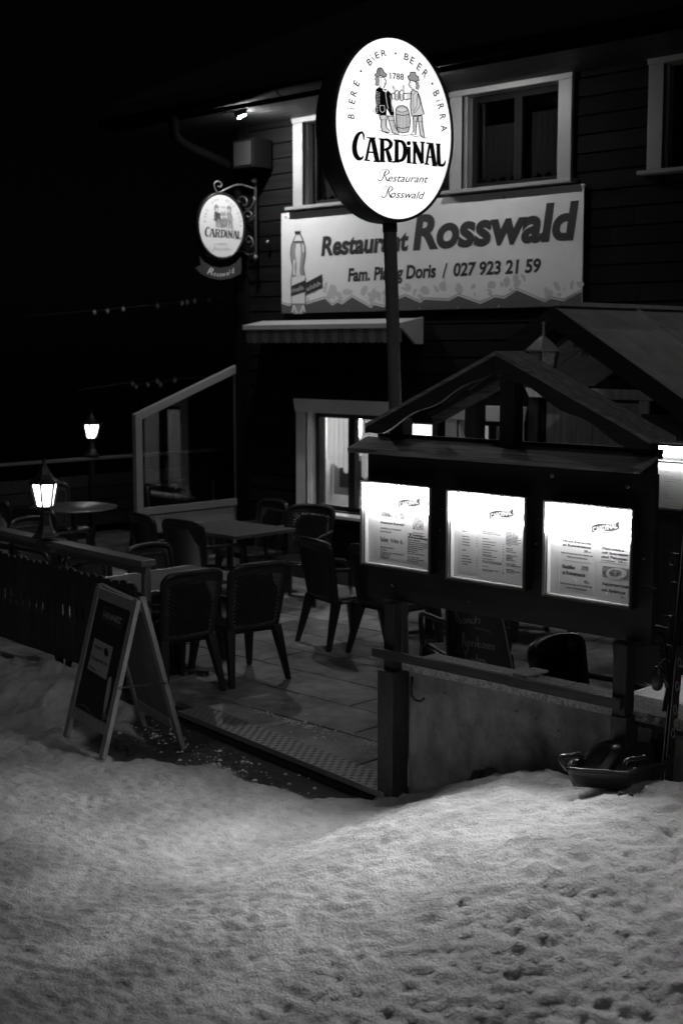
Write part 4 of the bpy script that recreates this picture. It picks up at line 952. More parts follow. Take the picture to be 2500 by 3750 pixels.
for i in range(70):
    u_ = random.random(); k_ = min(int(u_ * (len(rid) - 1)), len(rid) - 2); a = rid[k_].lerp(rid[k_ + 1], random.random())
    r0 = random.uniform(.02, .075); c_ = a + UP * (r0 * .55 + random.uniform(.02, .11)); kk += .00001; an = random.uniform(0, 3.1); st_ = random.uniform(.35, .8)
    if c_.x < -10.5 + .05: continue
    pts_ = []
    for q in range(8):
        b_ = q * math.pi / 4; rr_ = r0 * random.uniform(.6, 1.1); x_, z_ = rr_ * math.cos(b_), rr_ * st_ * math.sin(b_)
        pts_.append(c_ + V((x_ * math.cos(an) - z_ * math.sin(an), 0, x_ * math.sin(an) + z_ * math.cos(an))) + nB * kk)
    sp.poly(pts_)
kind(sp.build('leaf_pattern', mat('pale pattern', .56, .5), bnr), 'stuff')
# bottle
P = Print(bm_, nB, .0028, .00004)
body = [(268, 255), (300, 320), (324, 400), (328, 490), (316, 580), (302, 650), (314, 715), (330, 790), (330, 1000), (328, 1110), (322, 1180), (300, 1212), (175, 1214), (160, 1180), (150, 1000), (146, 800), (160, 715), (166, 650), (150, 580), (140, 490), (146, 400), (176, 320), (206, 255)]
P.poly(c5p(body)); bt_dark = P.build('bottle_outline', M['ink'], bnr)
P = Print(bm_, nB, .0038, .00004)
inner = [(262, 262), (290, 325), (314, 402), (318, 488), (306, 578), (292, 650), (304, 715), (320, 790), (320, 1000), (318, 1100), (310, 1170), (290, 1205), (185, 1207), (170, 1175), (160, 1000), (157, 800), (170, 715), (177, 650), (161, 580), (151, 490), (157, 402), (186, 325), (212, 262)]
P.poly(c5p(inner)); P.build('bottle_print', M['ink2'], bnr)
P = Print(bm_, nB, .0048, .00004)
P.ribbon(c5p([(238, 370), (236, 480), (240, 600), (236, 700), (240, 755)]), [14, 20, 12, 12, 18]); P.ribbon(c5p([(294, 375), (302, 470)]), [5, 6], False); P.ribbon(c5p([(196, 560), (186, 640), (190, 740)]), [8, 5, 9])
P.poly(c5p([(212, 265), (262, 265), (288, 338), (188, 340)]))
P.poly(c5p([(160, 770), (320, 745), (320, 800), (158, 872)]))
P.poly(c5p([(160, 1000), (322, 945), (320, 1084), (162, 1084)]))
P.poly(c5p([(188, 118), (272, 116), (274, 214), (188, 216)]))
for a, b in (((185, 1105), (165, 1190)), ((185, 1105), (225, 1200)), ((300, 1105), (262, 1200)), ((300, 1105), (318, 1185))): P.ribbon(c5p([a, b]), 5, False)
P.build('bottle_highlights', M['white_print'], bnr)
P = Print(bm_, nB, .0058, .00004)
P.poly(c5p([(150, 880), (326, 806), (326, 940), (150, 1000)])); P.poly(c5p([(332, 832), (526, 732), (526, 886), (336, 972)])); P.ribbon(c5p([(186, 346), (296, 342)]), 5, False); P.ribbon(c5p([(200, 236), (266, 234)]), 11, False)
P.ribbon(c5p([(165, 1090), (320, 1088)]), 1.5, False)
kind(P.build('bottle_bands', M['ink'], bnr), 'stuff')
tb = MB()
def bt5(s, xa, ya, xb, yb, h):
    A = bm_(*c5(xa, ya)); B = bm_(*c5(xb, yb)); put_text(tb, s, A, B, (bm_(*c5(xa, ya)) - bm_(*c5(xa, ya - h))).length, nB, .0078, bold=.02, shear=.1, res=3)
bt5('rivella', 162, 958, 308, 915, 58); bt5('ahhh', 345, 938, 512, 868, 62)
kind(tb.build('bottle_lettering', M['ink3'], bnr), 'stuff')
sc_m = MB()
for (x, y) in ((60, 190), (360, 637), (527, 628), (700, 626), (884, 624), (1078, 617), (1280, 610), (1486, 603), (1488, 38), (1105, 95)):
    q = bm_(*cb(x, y)); sc_m.lathe([(.011, 0), (.010, .005), (.003, .007)], (0, 0, 0), 8); q2 = [(v[0] + q.x, BYY - v[2] - .001, v[1] + q.z) for v in sc_m.v[-24:]]; sc_m.v[-24:] = q2
sc_m.build('screw', M['alud'], bnr)

# ------------------------------------------------------------------ awning cassette
aw = thing('folded_awning', 'folded pale awning with striped valance below the banner', 'awning', (-10, 9.8, 2.6))
AX0, AX1 = -11.33, -8.88
# its outer edge sits .55 m in front of the wall
q0 = onY(888, 1193, 9.68); q1 = onY(1467, 1180, 9.68)
zt = (q0.z + q1.z) / 2
MB().prism([V((q0.x, 9.68, zt - .05)), V((q0.x, 9.68, zt)), V((q0.x, 9.97, zt + .05)), V((q0.x, 9.97, zt - .02))], (q1.x - q0.x, 0, 0)).build('cover', M['awning'], aw, bevel=.003)
L_ = q1.x - q0.x; nst = 26
for i in range(nst):
    a = q0.x + .02 + (L_ - .04) * i / nst; b = q0.x + .02 + (L_ - .04) * (i + 1) / nst
    MB().prism([V((a + .001, 9.71, zt - .052)), V((b - .001, 9.71, zt - .052)), V((b - .001, 9.715, zt - .175)), V(((a * .3 + b * .7), 9.715, zt - .187)), V(((a * .7 + b * .3), 9.715, zt - .187)), V((a + .001, 9.715, zt - .175))], (0, .003, 0)).build('valance_panel', M['awning'] if i % 2 else M['awning2'], aw)
MB().prism([V((q1.x + .001, 9.67, zt + .004)), V((q1.x + .001, 9.97, zt + .06)), V((q1.x + .001, 9.97, zt - .20)), V((q1.x + .001, 9.86, zt - .20)), V((q1.x + .001, 9.67, zt - .055))], (.03, 0, 0)).build('end_cap', M['awning'], aw, bevel=.003)

# ================================================================== porch roof and its things
por = thing('porch_roof', 'gabled porch roof of grey sheet metal over the entrance', 'porch', (-5.7, 9, 0))
RX, RZ_, PY0 = -5.715, 2.735, 8.0; sp_ = .6
for s_ in (-1, 1):
    for k in range(3 if s_ > 0 else 1):
        pass
    w_ = 1.75 if s_ > 0 else .98
    for (ya, yb) in ((PY0 - .02, 8.98), (9.0, 9.95)):
        P0 = V((RX, ya, RZ_)); P1 = V((RX + s_ * w_, ya, RZ_ - w_ * sp_)); dy = V((0, yb - ya, 0))
        MB().prism([P0, P1, P1 + dy, P0 + dy], -UP * .03).build('roof_sheet', M['roofmetal'], por)
    MB().beam((RX, 8.99, RZ_ + .012), (RX + s_ * w_, 8.99, RZ_ - w_ * sp_ + .012), .02, .03, (0, 1, 0)).build('standing_seam', M['roofmetal'], por)
    MB().prism([V((RX, PY0 - .04, RZ_ - .004)), V((RX + s_ * (w_ + .03), PY0 - .04, RZ_ - (w_ + .03) * sp_)), V((RX + s_ * (w_ + .03), PY0 - .04, RZ_ - (w_ + .03) * sp_ - .13)), V((RX, PY0 - .04, RZ_ - .15))], (0, .04, 0)).build('gable_fascia', M['darkwood'], por)
    MB().beam((RX, PY0 + .25, RZ_ - .12), (RX + s_ * (w_ - .1), PY0 + .25, RZ_ - (w_ - .1) * sp_ - .12), .10, .10, (0, 1, 0)).build('rafter', M['darkwood'], por)
    px_ = RX + s_ * (w_ - .10); MB().box(px_ - .055, px_ + .055, PY0 + .15, PY0 + .27, 0, RZ_ - (w_ - .10) * sp_ - .17).build('porch_post', M['darkwoodv'], por, bevel=.004)
MB().box(RX - .10, RX + .06, PY0 - .04, 9.95, RZ_ + .002, RZ_ + .03).build('ridge_cap', M['roofmetal'], por)
hl = thing('hanging_lantern', 'unlit glass lantern hanging under the porch gable', 'lantern', (-5.75, 7.9, 2.3))
lc = V((-5.745, 7.9, 0)); 
MB().lathe([(.135, 2.42), (.13, 2.43), (.05, 2.50), (.012, 2.525), (.008, 2.60), (.016, 2.612), (.002, 2.628)], lc, 6, smooth=False).build('lantern_roof', mat('lantern hood', .3, .5), hl)
MB().lathe([(.075, 2.235), (.085, 2.24), (.115, 2.419)], lc, 6, smooth=False).build('lantern_glass', M['frosted'], hl)
lb = MB()
for k in range(6):
    a = k * math.pi / 3; lb.beam(lc + V((.084 * math.cos(a), .084 * math.sin(a), 2.24)), lc + V((.118 * math.cos(a), .118 * math.sin(a), 2.418)), .012, .012)
lb.lathe([(.09, 2.215), (.095, 2.22), (.09, 2.236)], lc, 6); lb.build('lantern_frame', M['iron'], hl)
MB().lathe([(.025, 2.25), (.03, 2.30), (.012, 2.36)], lc, 10).build('lamp_bulb', M['bulb'], hl)
MB().tube([lc + UP * 2.62, lc + V((.0, .1, 2.66)), lc + V((.0, .34, 2.62))], .008, 6).build('hook_arm', M['iron'], hl)
bl = thing('door_bell_ornament', 'small metal bells hanging behind the lantern in the porch gable', 'bell', (-5.6, 8.3, 2.5))
for (dx_, dz_) in ((0, 0), (.02, -.12), (-.05, -.06)):
    MB().lathe([(.028, 2.50 + dz_), (.024, 2.52 + dz_), (.014, 2.555 + dz_), (.004, 2.565 + dz_)], (-5.62 + dx_, 8.2, 0), 10).build('bell', M['alud'], bl)
MB().tube([(-5.62, 8.2, 2.42), (-5.62, 8.2, 2.62)], .003, 5).build('cord', M['iron'], bl)

def plain_case(x0, x1, z0, z1, Yw, label, logo_at, text, hr=.24):
    r = thing('wall_menu_case', label, 'display case', (x0, Yw, z0)); D = .07; hz = z1 - (z1 - z0) * hr
    h = MB(); h.box(x0, x0 + .012, Yw - D, Yw - .001, z0, z1); h.box(x1 - .012, x1, Yw - D, Yw - .001, z0, z1); h.box(x0 + .012, x1 - .012, Yw - D, Yw - .001, z0, z0 + .012); h.box(x0 + .012, x1 - .012, Yw - D, Yw - .001, z1 - .012, z1)
    h.build('housing', M['alud'], r)
    MB().box(x0 + .012, x1 - .012, Yw - .012, Yw - .004, z0 + .012, z1 - .012).build('back_panel', M['back'], r)
    MB().box(x0 + .012, x1 - .012, Yw - D + .008, Yw - .02, hz, z1 - .013).build('lit_header', M['facelit'], r)
    MB().box(x0 + .03, x1 - .03, Yw - .045, Yw - .025, hz - .012, hz - .004).build('tube_light', M['inner'], r)
    MB().box(x0 + .012, x1 - .012, Yw - D + .002, Yw - D + .004, z0 + .012, z1 - .012).build('glass_pane', M['caseglass'], r)
    tm = MB(); yy = Yw - .013; z = hz - .05
    pg = MB().box(x0 + .06, x1 - .03, Yw - .0145, Yw - .0125, z0 + .03, hz - .01).build('menu_page', M['paper'], r)
    for s in text:
        if s: put_text(tm, s, V((x0 + .085, yy, z)), V((x0 + .085 + .0062 * len(s), yy, z)), .008, nB, .0022, res=2)
        z -= .016
    tm.build('lettering', M['ink2'], pg)
    tm = MB(); put_text(tm, 'CARDINAL', V((logo_at[0], Yw - D + .008, logo_at[1])), V((logo_at[0] + .13, Yw - D + .008, logo_at[1] + .012)), .022, nB, .001, res=2); tm.build('brand_lettering', M['ink2'], r)
    return r
plain_case(-8.95, -8.49, 1.12, 1.72, FY - .001, 'lit menu case on the house wall right of the lit window', (-8.72, 1.63), ['Menu', '', 'Suppen', 'Salate', 'Rösti', 'Fondue'])
plain_case(-4.885, -4.38, 1.375, 1.70, 8.0, 'lit menu case under the porch at the right edge beyond the board', (-4.6, 1.677), ['Menus', '', 'Käseschnitte', 'Rösti Rosswald mit Ei', 'Raclette Portion', '', 'Desserts', '', 'Coupe', 'Glacé', 'Kaffee', 'Apfelkuchen', '', 'Weine', 'Fendant', 'Dôle', 'Heida', 'Walliser Bier'], hr=.09)
pl = thing('porch_light', 'glowing boxy light fitting at the right edge beside the board roof', 'lamp', (-4.68, 7.95, 1.73))
MB().box(-4.95, -4.40, 7.93, 7.985, 1.730, 1.797).build('light_box', M['rlamp'], pl, bevel=.004)
MB().box(-4.96, -4.39, 7.92, 7.995, 1.799, 1.81).build('cover', M['iron'], pl)
tm = MB().box(-4.87, -4.68, 7.926, 7.929, 1.748, 1.778).build('name_plate', M['dimglow'], pl)
bp_ = thing('timber_screen', 'dark timber screen carrying the lit case under the porch', 'screen', (-4.6, 8.0, 0))
for k in range(5): MB().box(-5.0 + k * .16, -4.845 + k * .16, 8.001, 8.03, .0, 2.0).build('panel_board', M['darkwoodv'], bp_)
# ================================================================== small hanging sign on its iron bracket
def cs(x, y): return 680 + x * .17, 640 + y * .17
hs = thing('hanging_oval_sign', 'small unlit oval beer sign on a scrolled iron bracket at the house corner', 'sign', (-11.07, 9.5, 3.5))
hphi = rad(30); hu = RT * math.cos(hphi) + FH * math.sin(hphi); hv = UP.copy(); hN = hu.cross(hv).normalized()
if hN.dot(CAM) < 0 and hN.dot(-FH) < 0: hN = -hN
hc = onX(*cs(770, 1104), -11.07)
SB2 = (onP(*cs(770, 420), hc, hN) - onP(*cs(790, 1785), hc, hN)).length / 2; SA2 = SB2 * (SA / SB)
pl_ = onP(*cs(290, 1050), hc, hN); pr_ = onP(*cs(1250, 1110), hc, hN); SA2 = abs((pr_ - pl_).dot(hu)) / 2
def ov2(c, a, b, n=56): return [c + hu * (a * math.cos(2 * math.pi * k / n)) + hv * (b * math.sin(2 * math.pi * k / n)) for k in range(n)]
MB().poly(ov2(hc, SA2, SB2)).build('sign_face', mat('enamel face', .7, .35), hs)
rings = [ov2(hc + hN * .001, SA2 * .985, SB2 * .985), ov2(hc + hN * .012, SA2 + .004, SB2 + .004), ov2(hc + hN * .01, SA2 + .02, SB2 + .02), ov2(hc - hN * .07, SA2 + .026, SB2 + .026), ov2(hc - hN * .08, SA2 + .01, SB2 + .01), ov2(hc - hN * .075, .01, .01)]
b_ = MB(); N = 56; vs_ = [p for r_ in rings for p in r_]; b_.add(vs_, [(i * N + k, i * N + (k + 1) % N, (i + 1) * N + (k + 1) % N, (i + 1) * N + k) for i in range(len(rings) - 1) for k in range(N)], True); b_.build('casing', M['black'], hs)
def small_map(x, y):
    q = face_px(x, y) - ctr; return hc + hu * (q.dot(su) * SA2 / SA) + hv * (q.dot(sv) * SB2 / SB)
draw_logo(small_map, hN, hs, small=True)
script_map = lambda x, y: onP(*cs(x, y), hc, hN)
mb = MB(); put_text(mb, 'unter', script_map(700, 1508), script_map(885, 1512), (script_map(700, 1508) - script_map(700, 1450)).length, hN, .002, shear=.4, bold=.0)
put_text(mb, 'Freunden', script_map(610, 1628), script_map(945, 1632), (script_map(700, 1628) - script_map(700, 1560)).length, hN, .002, shear=.4, bold=.0); mb.build('script_lettering', M['ink2'], hs)
T = Print(script_map, hN, .002); T.ribbon([(605, 1500), (690, 1495), (880, 1510), (875, 1550)], 7); T.ribbon([(560, 1635), (590, 1640), (615, 1560), (625, 1510)], 8); T.ribbon([(935, 1600), (960, 1635), (1010, 1600)], 6); T.build('script_flourish', M['ink2'], hs)
rb = MB(); rpts = [(300, 1750), (400, 1880), (560, 1968), (760, 2005), (960, 1970), (1090, 1890), (1150, 1820), (1190, 1775), (1205, 2020), (1190, 2130), (1000, 2225), (760, 2268), (520, 2220), (330, 2120), (215, 2010), (330, 1945)]
rb.prism([script_map(*p) for p in rpts], -hN * .015).build('name_ribbon', M['iron'], hs)
mb = MB()
for (ch, x, y, h, a) in (('R', 520, 2145, 150, .25), ('o', 622, 2175, 100, .15), ('s', 690, 2190, 100, .08), ('s', 752, 2192, 100, 0), ('w', 828, 2186, 100, -.1), ('a', 905, 2165, 100, -.2), ('l', 962, 2140, 110, -.25), ('d', 1032, 2118, 115, -.3)):
    wd = {'R': 120, 'o': 56, 's': 50, 'w': 84, 'a': 56, 'l': 24, 'd': 60}[ch]
    put_text(mb, ch, script_map(x - wd / 2, y - a * wd / 2), script_map(x + wd / 2, y + a * wd / 2), (script_map(x, y) - script_map(x, y - h)).length, hN, .002, shear=.3, bold=.012)
mb.build('name_lettering', mat('pale lettering', .6, .4), hs)
br = thing('sign_bracket', 'wrought iron wall bracket with scrolls and ball finials', 'bracket', (-11.0, 9.95, 3.4))
tp = lambda x, y: script_map(x, y) - hN * .03
MB().tube([onY(935, 662, 9.90), onY(937, 942, 9.90)], .016, 8).build('upright', M['iron'], br)
MB().tube(catmull([tp(*p) for p in [(715, 235), (770, 252), (800, 195), (725, 130), (650, 170), (645, 250), (680, 330), (745, 378), (900, 300), (1080, 222), (1200, 205), (1290, 222)]], 6) + [onY(930, 690, 9.90)], .008, 6).build('top_scroll', M['alud'], br)
for (pts) in ([(1180, 590), (1130, 560), (1160, 490), (1260, 480), (1320, 560), (1290, 660), (1230, 640)], [(1290, 740), (1380, 720), (1440, 640), (1480, 540), (1460, 480)], [(1240, 860), (1300, 790), (1380, 790), (1420, 860), (1360, 920), (1320, 880)], [(1380, 980), (1430, 950), (1480, 870)], [(1290, 1400), (1350, 1320), (1430, 1380), (1400, 1450), (1330, 1440)], [(1400, 1560), (1450, 1500), (1440, 1400)], [(1150, 1660), (1220, 1640), (1290, 1700), (1380, 1720), (1480, 1690)]):
    MB().tube(catmull([onY(*cs(*p), 9.86) for p in pts], 5), .008, 6).build('scroll', M['alud'], br)
for p in ((932, 660), (936, 942)): MB().sphere(onY(*p, 9.86), .028, 10).build('ball_finial', M['alud'], br)
MB().sphere(onY(980, 886, 9.93), .022, 10).build('ball_finial', M['alud'], br)

# ================================================================== glass wind screen
gs = thing('glass_screen', 'glazed wind screen with slanting grey frame beside the house corner', 'screen', (-11.28, 9.3, 0))
GX = -11.30; pL = onX(495, 1512, GX); pR = onX(888, 1332, GX)
yL, yR = 8.56, 9.94; zL, zR = pL.z, pR.z; W_f = .085
def zt_(y): return zL + (zR - zL) * (y - yL) / (yR - yL)
def scr(nm, y0, y1, z00, z01, z10, z11, mt): MB().prism([V((GX - .03, y0, z00)), V((GX - .03, y1, z10)), V((GX - .03, y1, z11)), V((GX - .03, y0, z01))], (.06, 0, 0)).build(nm, mt, gs, bevel=.004)
zb_ = onX(523, 1862, GX).z
scr('upright', yL - .04, yL + .045, 0, zt_(yL - .04), 0, zt_(yL + .045), M['whitedim'])
scr('upright', yR - .045, yR + .04, 0, zt_(yR - .045), 0, zt_(yR + .04), M['whitedim'])
scr('top_rail', yL + .047, yR - .047, zt_(yL + .047) - .085, zt_(yL + .047), zt_(yR - .047) - .085, zt_(yR - .047), M['whitedim'])
scr('mid_rail', yL + .047, yR - .047, zb_ - .07, zb_ + .005, zb_ - .07, zb_ + .005, M['whitedim'])
MB().prism([V((GX, yL + .047, zb_ + .006)), V((GX, yR - .047, zb_ + .006)), V((GX, yR - .047, zt_(yR - .047) - .087)), V((GX, yL + .047, zt_(yL + .047) - .087))], (.006, 0, 0)).build('glass_pane', M['screenglass'], gs)
MB().box(GX - .012, GX + .012, yL + .10, yR - .12, zb_ - .26, zb_ - .085).build('lower_panel', M['white'], gs)
MB().box(GX - .012, GX + .012, yL + .06, yL + .10, .0, zb_ - .07).build('panel_leg', M['whitedim'], gs)
MB().box(GX - .012, GX + .012, yR - .12, yR - .08, .0, zb_ - .07).build('panel_leg', M['whitedim'], gs)

# ================================================================== terrace railings
fen = thing('terrace_fence', 'dark slatted fence with grey handrail along the front of the terrace', 'fence', (-9.5, 5.75, 0))
fa, fb = V((-7.36, 5.655, 0)), V((-15.0, 6.34, 0)); fd = (fb - fa).normalized(); fn = V((fd.y, -fd.x, 0)); fn = fn if fn.y < 0 else -fn
FL = (fb - fa).length
def fp(s, z=0, o=0): return fa + fd * s + fn * o + UP * z
segs = [(0, 1.26), (1.31, 3.4), (3.42, 5.5), (5.52, FL)]
for a, b in segs:
    c_ = (fp(a) + fp(b)) / 2; MB().obox(c_ + UP * .985, fd, fn, UP, (b - a) / 2, .06, .022).build('handrail', M['rail'], fen, bevel=.006)
    MB().obox(c_ + UP * .935, fd, fn, UP, (b - a) / 2 - .01, .02, .026).build('rail_bearer', M['alud'], fen)
    MB().obox(c_ + UP * .16 - fn * .0, fd, fn, UP, (b - a) / 2 - .01, .02, .025).build('bottom_rail', M['iron'], fen)
    MB().obox(c_ + UP * .70 - fn * .0, fd, fn, UP, (b - a) / 2 - .01, .02, .025).build('middle_rail', M['iron'], fen)
for s in (.04, 1.28, 3.41, 5.51, FL - .05):
    MB().obox(fp(s, .455), fd, fn, UP, .025, .025, .455).build('post', M['alud'] if s < .1 else M['iron'], fen, bevel=.003)
    MB().obox(fp(s, .008), fd, fn, UP, .06, .05, .008).build('foot_plate', M['iron'], fen)
s = .12; k = 0
while s < FL - .1:
    wd_ = .094; t0 = .83 + .008 * math.sin(k * 1.7)
    pts = [fp(s, .13, .022), fp(s + wd_, .13, .022), fp(s + wd_, t0 - .03, .022), fp(s + wd_ * .8, t0, .022), fp(s + wd_ * .2, t0, .022), fp(s, t0 - .03, .022)]
    # a waisted slat: cut-outs between neighbours at mid height
    pts = [fp(s, .13, .022), fp(s + wd_, .13, .022), fp(s + wd_, .42, .022), fp(s + wd_ - .022, .47, .022), fp(s + wd_ - .022, .53, .022), fp(s + wd_, .58, .022), fp(s + wd_, t0 - .02, .022), fp(s + wd_ * .75, t0, .022), fp(s + wd_ * .25, t0, .022), fp(s, t0 - .02, .022), fp(s, .58, .022), fp(s + .022, .53, .022), fp(s + .022, .47, .022), fp(s, .42, .022)]
    MB().prism(pts, fn * .02).build('slat', M['darkwoodv'], fen); s += .103; k += 1
kb = MB().obox((fp(0) + fp(FL)) / 2 + UP * -.12 + fn * -.02, fd, fn, UP, FL / 2, .10, .118).build('fence_kerb', M['kerb']); kind(kb, 'structure', 'low concrete kerb under the slatted fence')
rf = thing('rear_railing', 'plain grey railing with dark infill boards closing the far side of the terrace', 'railing', (-14.75, 10, 0))
MB().box(-14.80, -14.70, 6.45, 14.0, .985, 1.02).build('handrail', M['rail'], rf, bevel=.005)
for y in (6.5, 8.4, 10.43, 12.2, 13.9): MB().box(-14.775, -14.725, y - .025, y + .025, 0, .984).build('post', M['iron'], rf)
for k in range(4):
    for (a, b) in ((6.55, 8.36), (8.44, 10.39), (10.47, 12.16), (12.24, 13.86)):
        MB().box(-14.80, -14.778, a, b, .12 + k * .17, .12 + k * .17 + .155).build('infill_board', M['darkwood'], rf)

def lantern(loc, label):
    r = thing('rail_lantern', label, 'lantern', loc, 'lit lanterns on the terrace railings'); x, y, z = loc
    MB().lathe([(.105, 0), (.105, .012), (.095, .016), (.072, .04), (.050, .09), (.040, .15), (.038, .175), (.05, .185), (.05, .20), (.03, .215), (.062, .232)], (x, y, z), 6, rad(10), smooth=False).build('pedestal', M['iron'], r)
    gb, gt = .236, .405
    MB().lathe([(.060, gb + .002), (.094, gt)], (x, y, z), 6, rad(10), smooth=False).build('glass', M['lant'], r)
    fr = MB()
    for k in range(6):
        a = rad(10) + k * math.pi / 3; fr.beam(V((x + .0625 * math.cos(a), y + .0625 * math.sin(a), z + gb)), V((x + .0965 * math.cos(a), y + .0965 * math.sin(a), z + gt)), .015, .015)
    for rr, zz in ((.068, gb - .004), (.102, gt + .002)):
        fr.tube([(x + rr * math.cos(rad(10) + k * math.pi / 3), y + rr * math.sin(rad(10) + k * math.pi / 3), z + zz) for k in range(6)], .006, 6, closed=True)
    fr.build('cage', M['iron'], r)
    MB().lathe([(.128, gt + .004), (.122, gt + .012), (.085, gt + .035), (.055, gt + .075), (.028, gt + .125), (.012, gt + .15), (.010, gt + .165), (.016, gt + .175), (.002, gt + .19)], (x, y, z), 6, rad(10), smooth=False).build('roof', M['iron'], r)
    hk = MB()
    for k in range(6):
        a = rad(10) + k * math.pi / 3; hk.tube([(x + .126 * math.cos(a), y + .126 * math.sin(a), z + gt + .006), (x + .14 * math.cos(a), y + .14 * math.sin(a), z + gt + .012), (x + .146 * math.cos(a), y + .146 * math.sin(a), z + gt + .028)], .004, 5)
    hk.build('eave_curls', M['iron'], r)
    return r
lantern((-8.69, 5.715, 1.03), 'lit lantern on the front fence handrail, larger of the two in the picture')
lantern((-14.75, 10.44, 1.04), 'far lit lantern on the rear railing in front of the dark sky')

# ================================================================== chairs and tables
def make_chair():
    r = thing('terrace_chair', '', 'chair', (0, 0, 0), 'woven plastic armchairs on the terrace')
    # backrest: curved frame and woven panel
    def bp(u, v):   # u -1..1 across, v 0..1 up
        wv = .205 + .035 * v; x = u * wv; z = .40 + .47 * v + (.018 * (1 - u * u) * v); y = -.215 - .085 * v - .045 * (1 - u * u)
        return V((x, y, z))
    out = [bp(-1, 0), bp(-1.02, .25), bp(-1.03, .5), bp(-1.02, .8), bp(-.95, .965), bp(-.6, 1), bp(0, 1.0), bp(.6, 1), bp(.95, .965), bp(1.02, .8), bp(1.03, .5), bp(1.02, .25), bp(1, 0)]
    fr = MB(); P = catmull(out, 3); nb_ = []
    for i, p in enumerate(P):
        nb_.append(.020 if p.z < .8 else .024)
    fr.tube(P, nb_, 6); 
    g_ = MB(); n1_, n2_ = 14, 4       # broad plastic border inside the rim at the top
    fr.build('back_frame', M['plastic'], r)
    pn = MB(); NU, NV = 26, 30; vv = []
    for j in range(NV + 1):
        for i in range(NU + 1):
            u = -1 + 2 * i / NU; v = .02 + .95 * j / NV; p = bp(u * .97, v)
            border = (abs(u) > .86) or v > .87 or v < .06
            d = .008 if border else (.007 if ((i + j) % 2 == 0) else -.005)
            p.y += d * -1; vv.append(p)
    fcs = []
    for j in range(NV):
        for i in range(NU):
            u = -1 + 2 * (i + .5) / NU; v = .02 + .95 * (j + .5) / NV
            a = j * (NU + 1) + i; fcs.append((a, a + 1, a + NU + 2, a + NU + 1))
    pn.add(vv, fcs, False); bpn = pn.build('woven_panel', M['paleplastic'], r)
    so = bpn.modifiers.new('thick', 'SOLIDIFY'); so.thickness = .006
    # seat
    st = MB(); NU, NV = 16, 14; vv = []
    for j in range(NV + 1):
        for i in range(NU + 1):
            u = -1 + 2 * i / NU; v = j / NV; wv = .205 + .03 * v
            z = .415 + .012 * v - .015 * (1 - u * u) * (1 - abs(2 * v - 1)) - (.02 * max(0, v - .88) / .12) + (.002 if (i + j) % 2 else 0); vv.append((u * wv, -.23 + .46 * v, z))
    st.add(vv, [(j * (NU + 1) + i, j * (NU + 1) + i + 1, (j + 1) * (NU + 1) + i + 1, (j + 1) * (NU + 1) + i) for j in range(NV) for i in range(NU)], True)
    so_ = st.build('seat', M['plastic'], r); so2 = so_.modifiers.new('thick', 'SOLIDIFY'); so2.thickness = .03; so2.offset = -1
    # apron
    MB().tube([(-.21, -.22, .385), (-.235, .2, .39), (-.2, .225, .385), (.2, .225, .385), (.235, .2, .39), (.21, -.22, .385)], .018, 6, closed=True).build('seat_apron', M['plastic'], r)
    for sx in (-1, 1):
        # arm: from back, curving down into front leg
        MB().tube(catmull([(sx * .235, -.26, .66), (sx * .262, -.12, .655), (sx * .272, .05, .65), (sx * .270, .17, .63), (sx * .258, .215, .56), (sx * .245, .215, .40)], 4), [.018] * 21, 7).build('arm', M['plastic'], r)
        for (x0, y0, x1, y1) in ((.225, .195, .262, .245), (.20, -.21, .245, -.315)):
            lg = MB(); a = V((sx * x0, y0, .41)); b = V((sx * x1, y1, 0)); vv = []
            for (c_, wx, wy) in ((a, .036, .034), (b, .017, .018)):
                vv += [c_ + V((-wx, -wy, 0)), c_ + V((wx, -wy, 0)), c_ + V((wx, wy, 0)), c_ + V((-wx, wy, 0))]
            lg.add(vv, [(3, 2, 1, 0), (4, 5, 6, 7), (0, 1, 5, 4), (1, 2, 6, 5), (2, 3, 7, 6), (3, 0, 4, 7)]); lg.build('leg', M['plastic'], r, bevel=.006)
    return r
ch0 = make_chair()
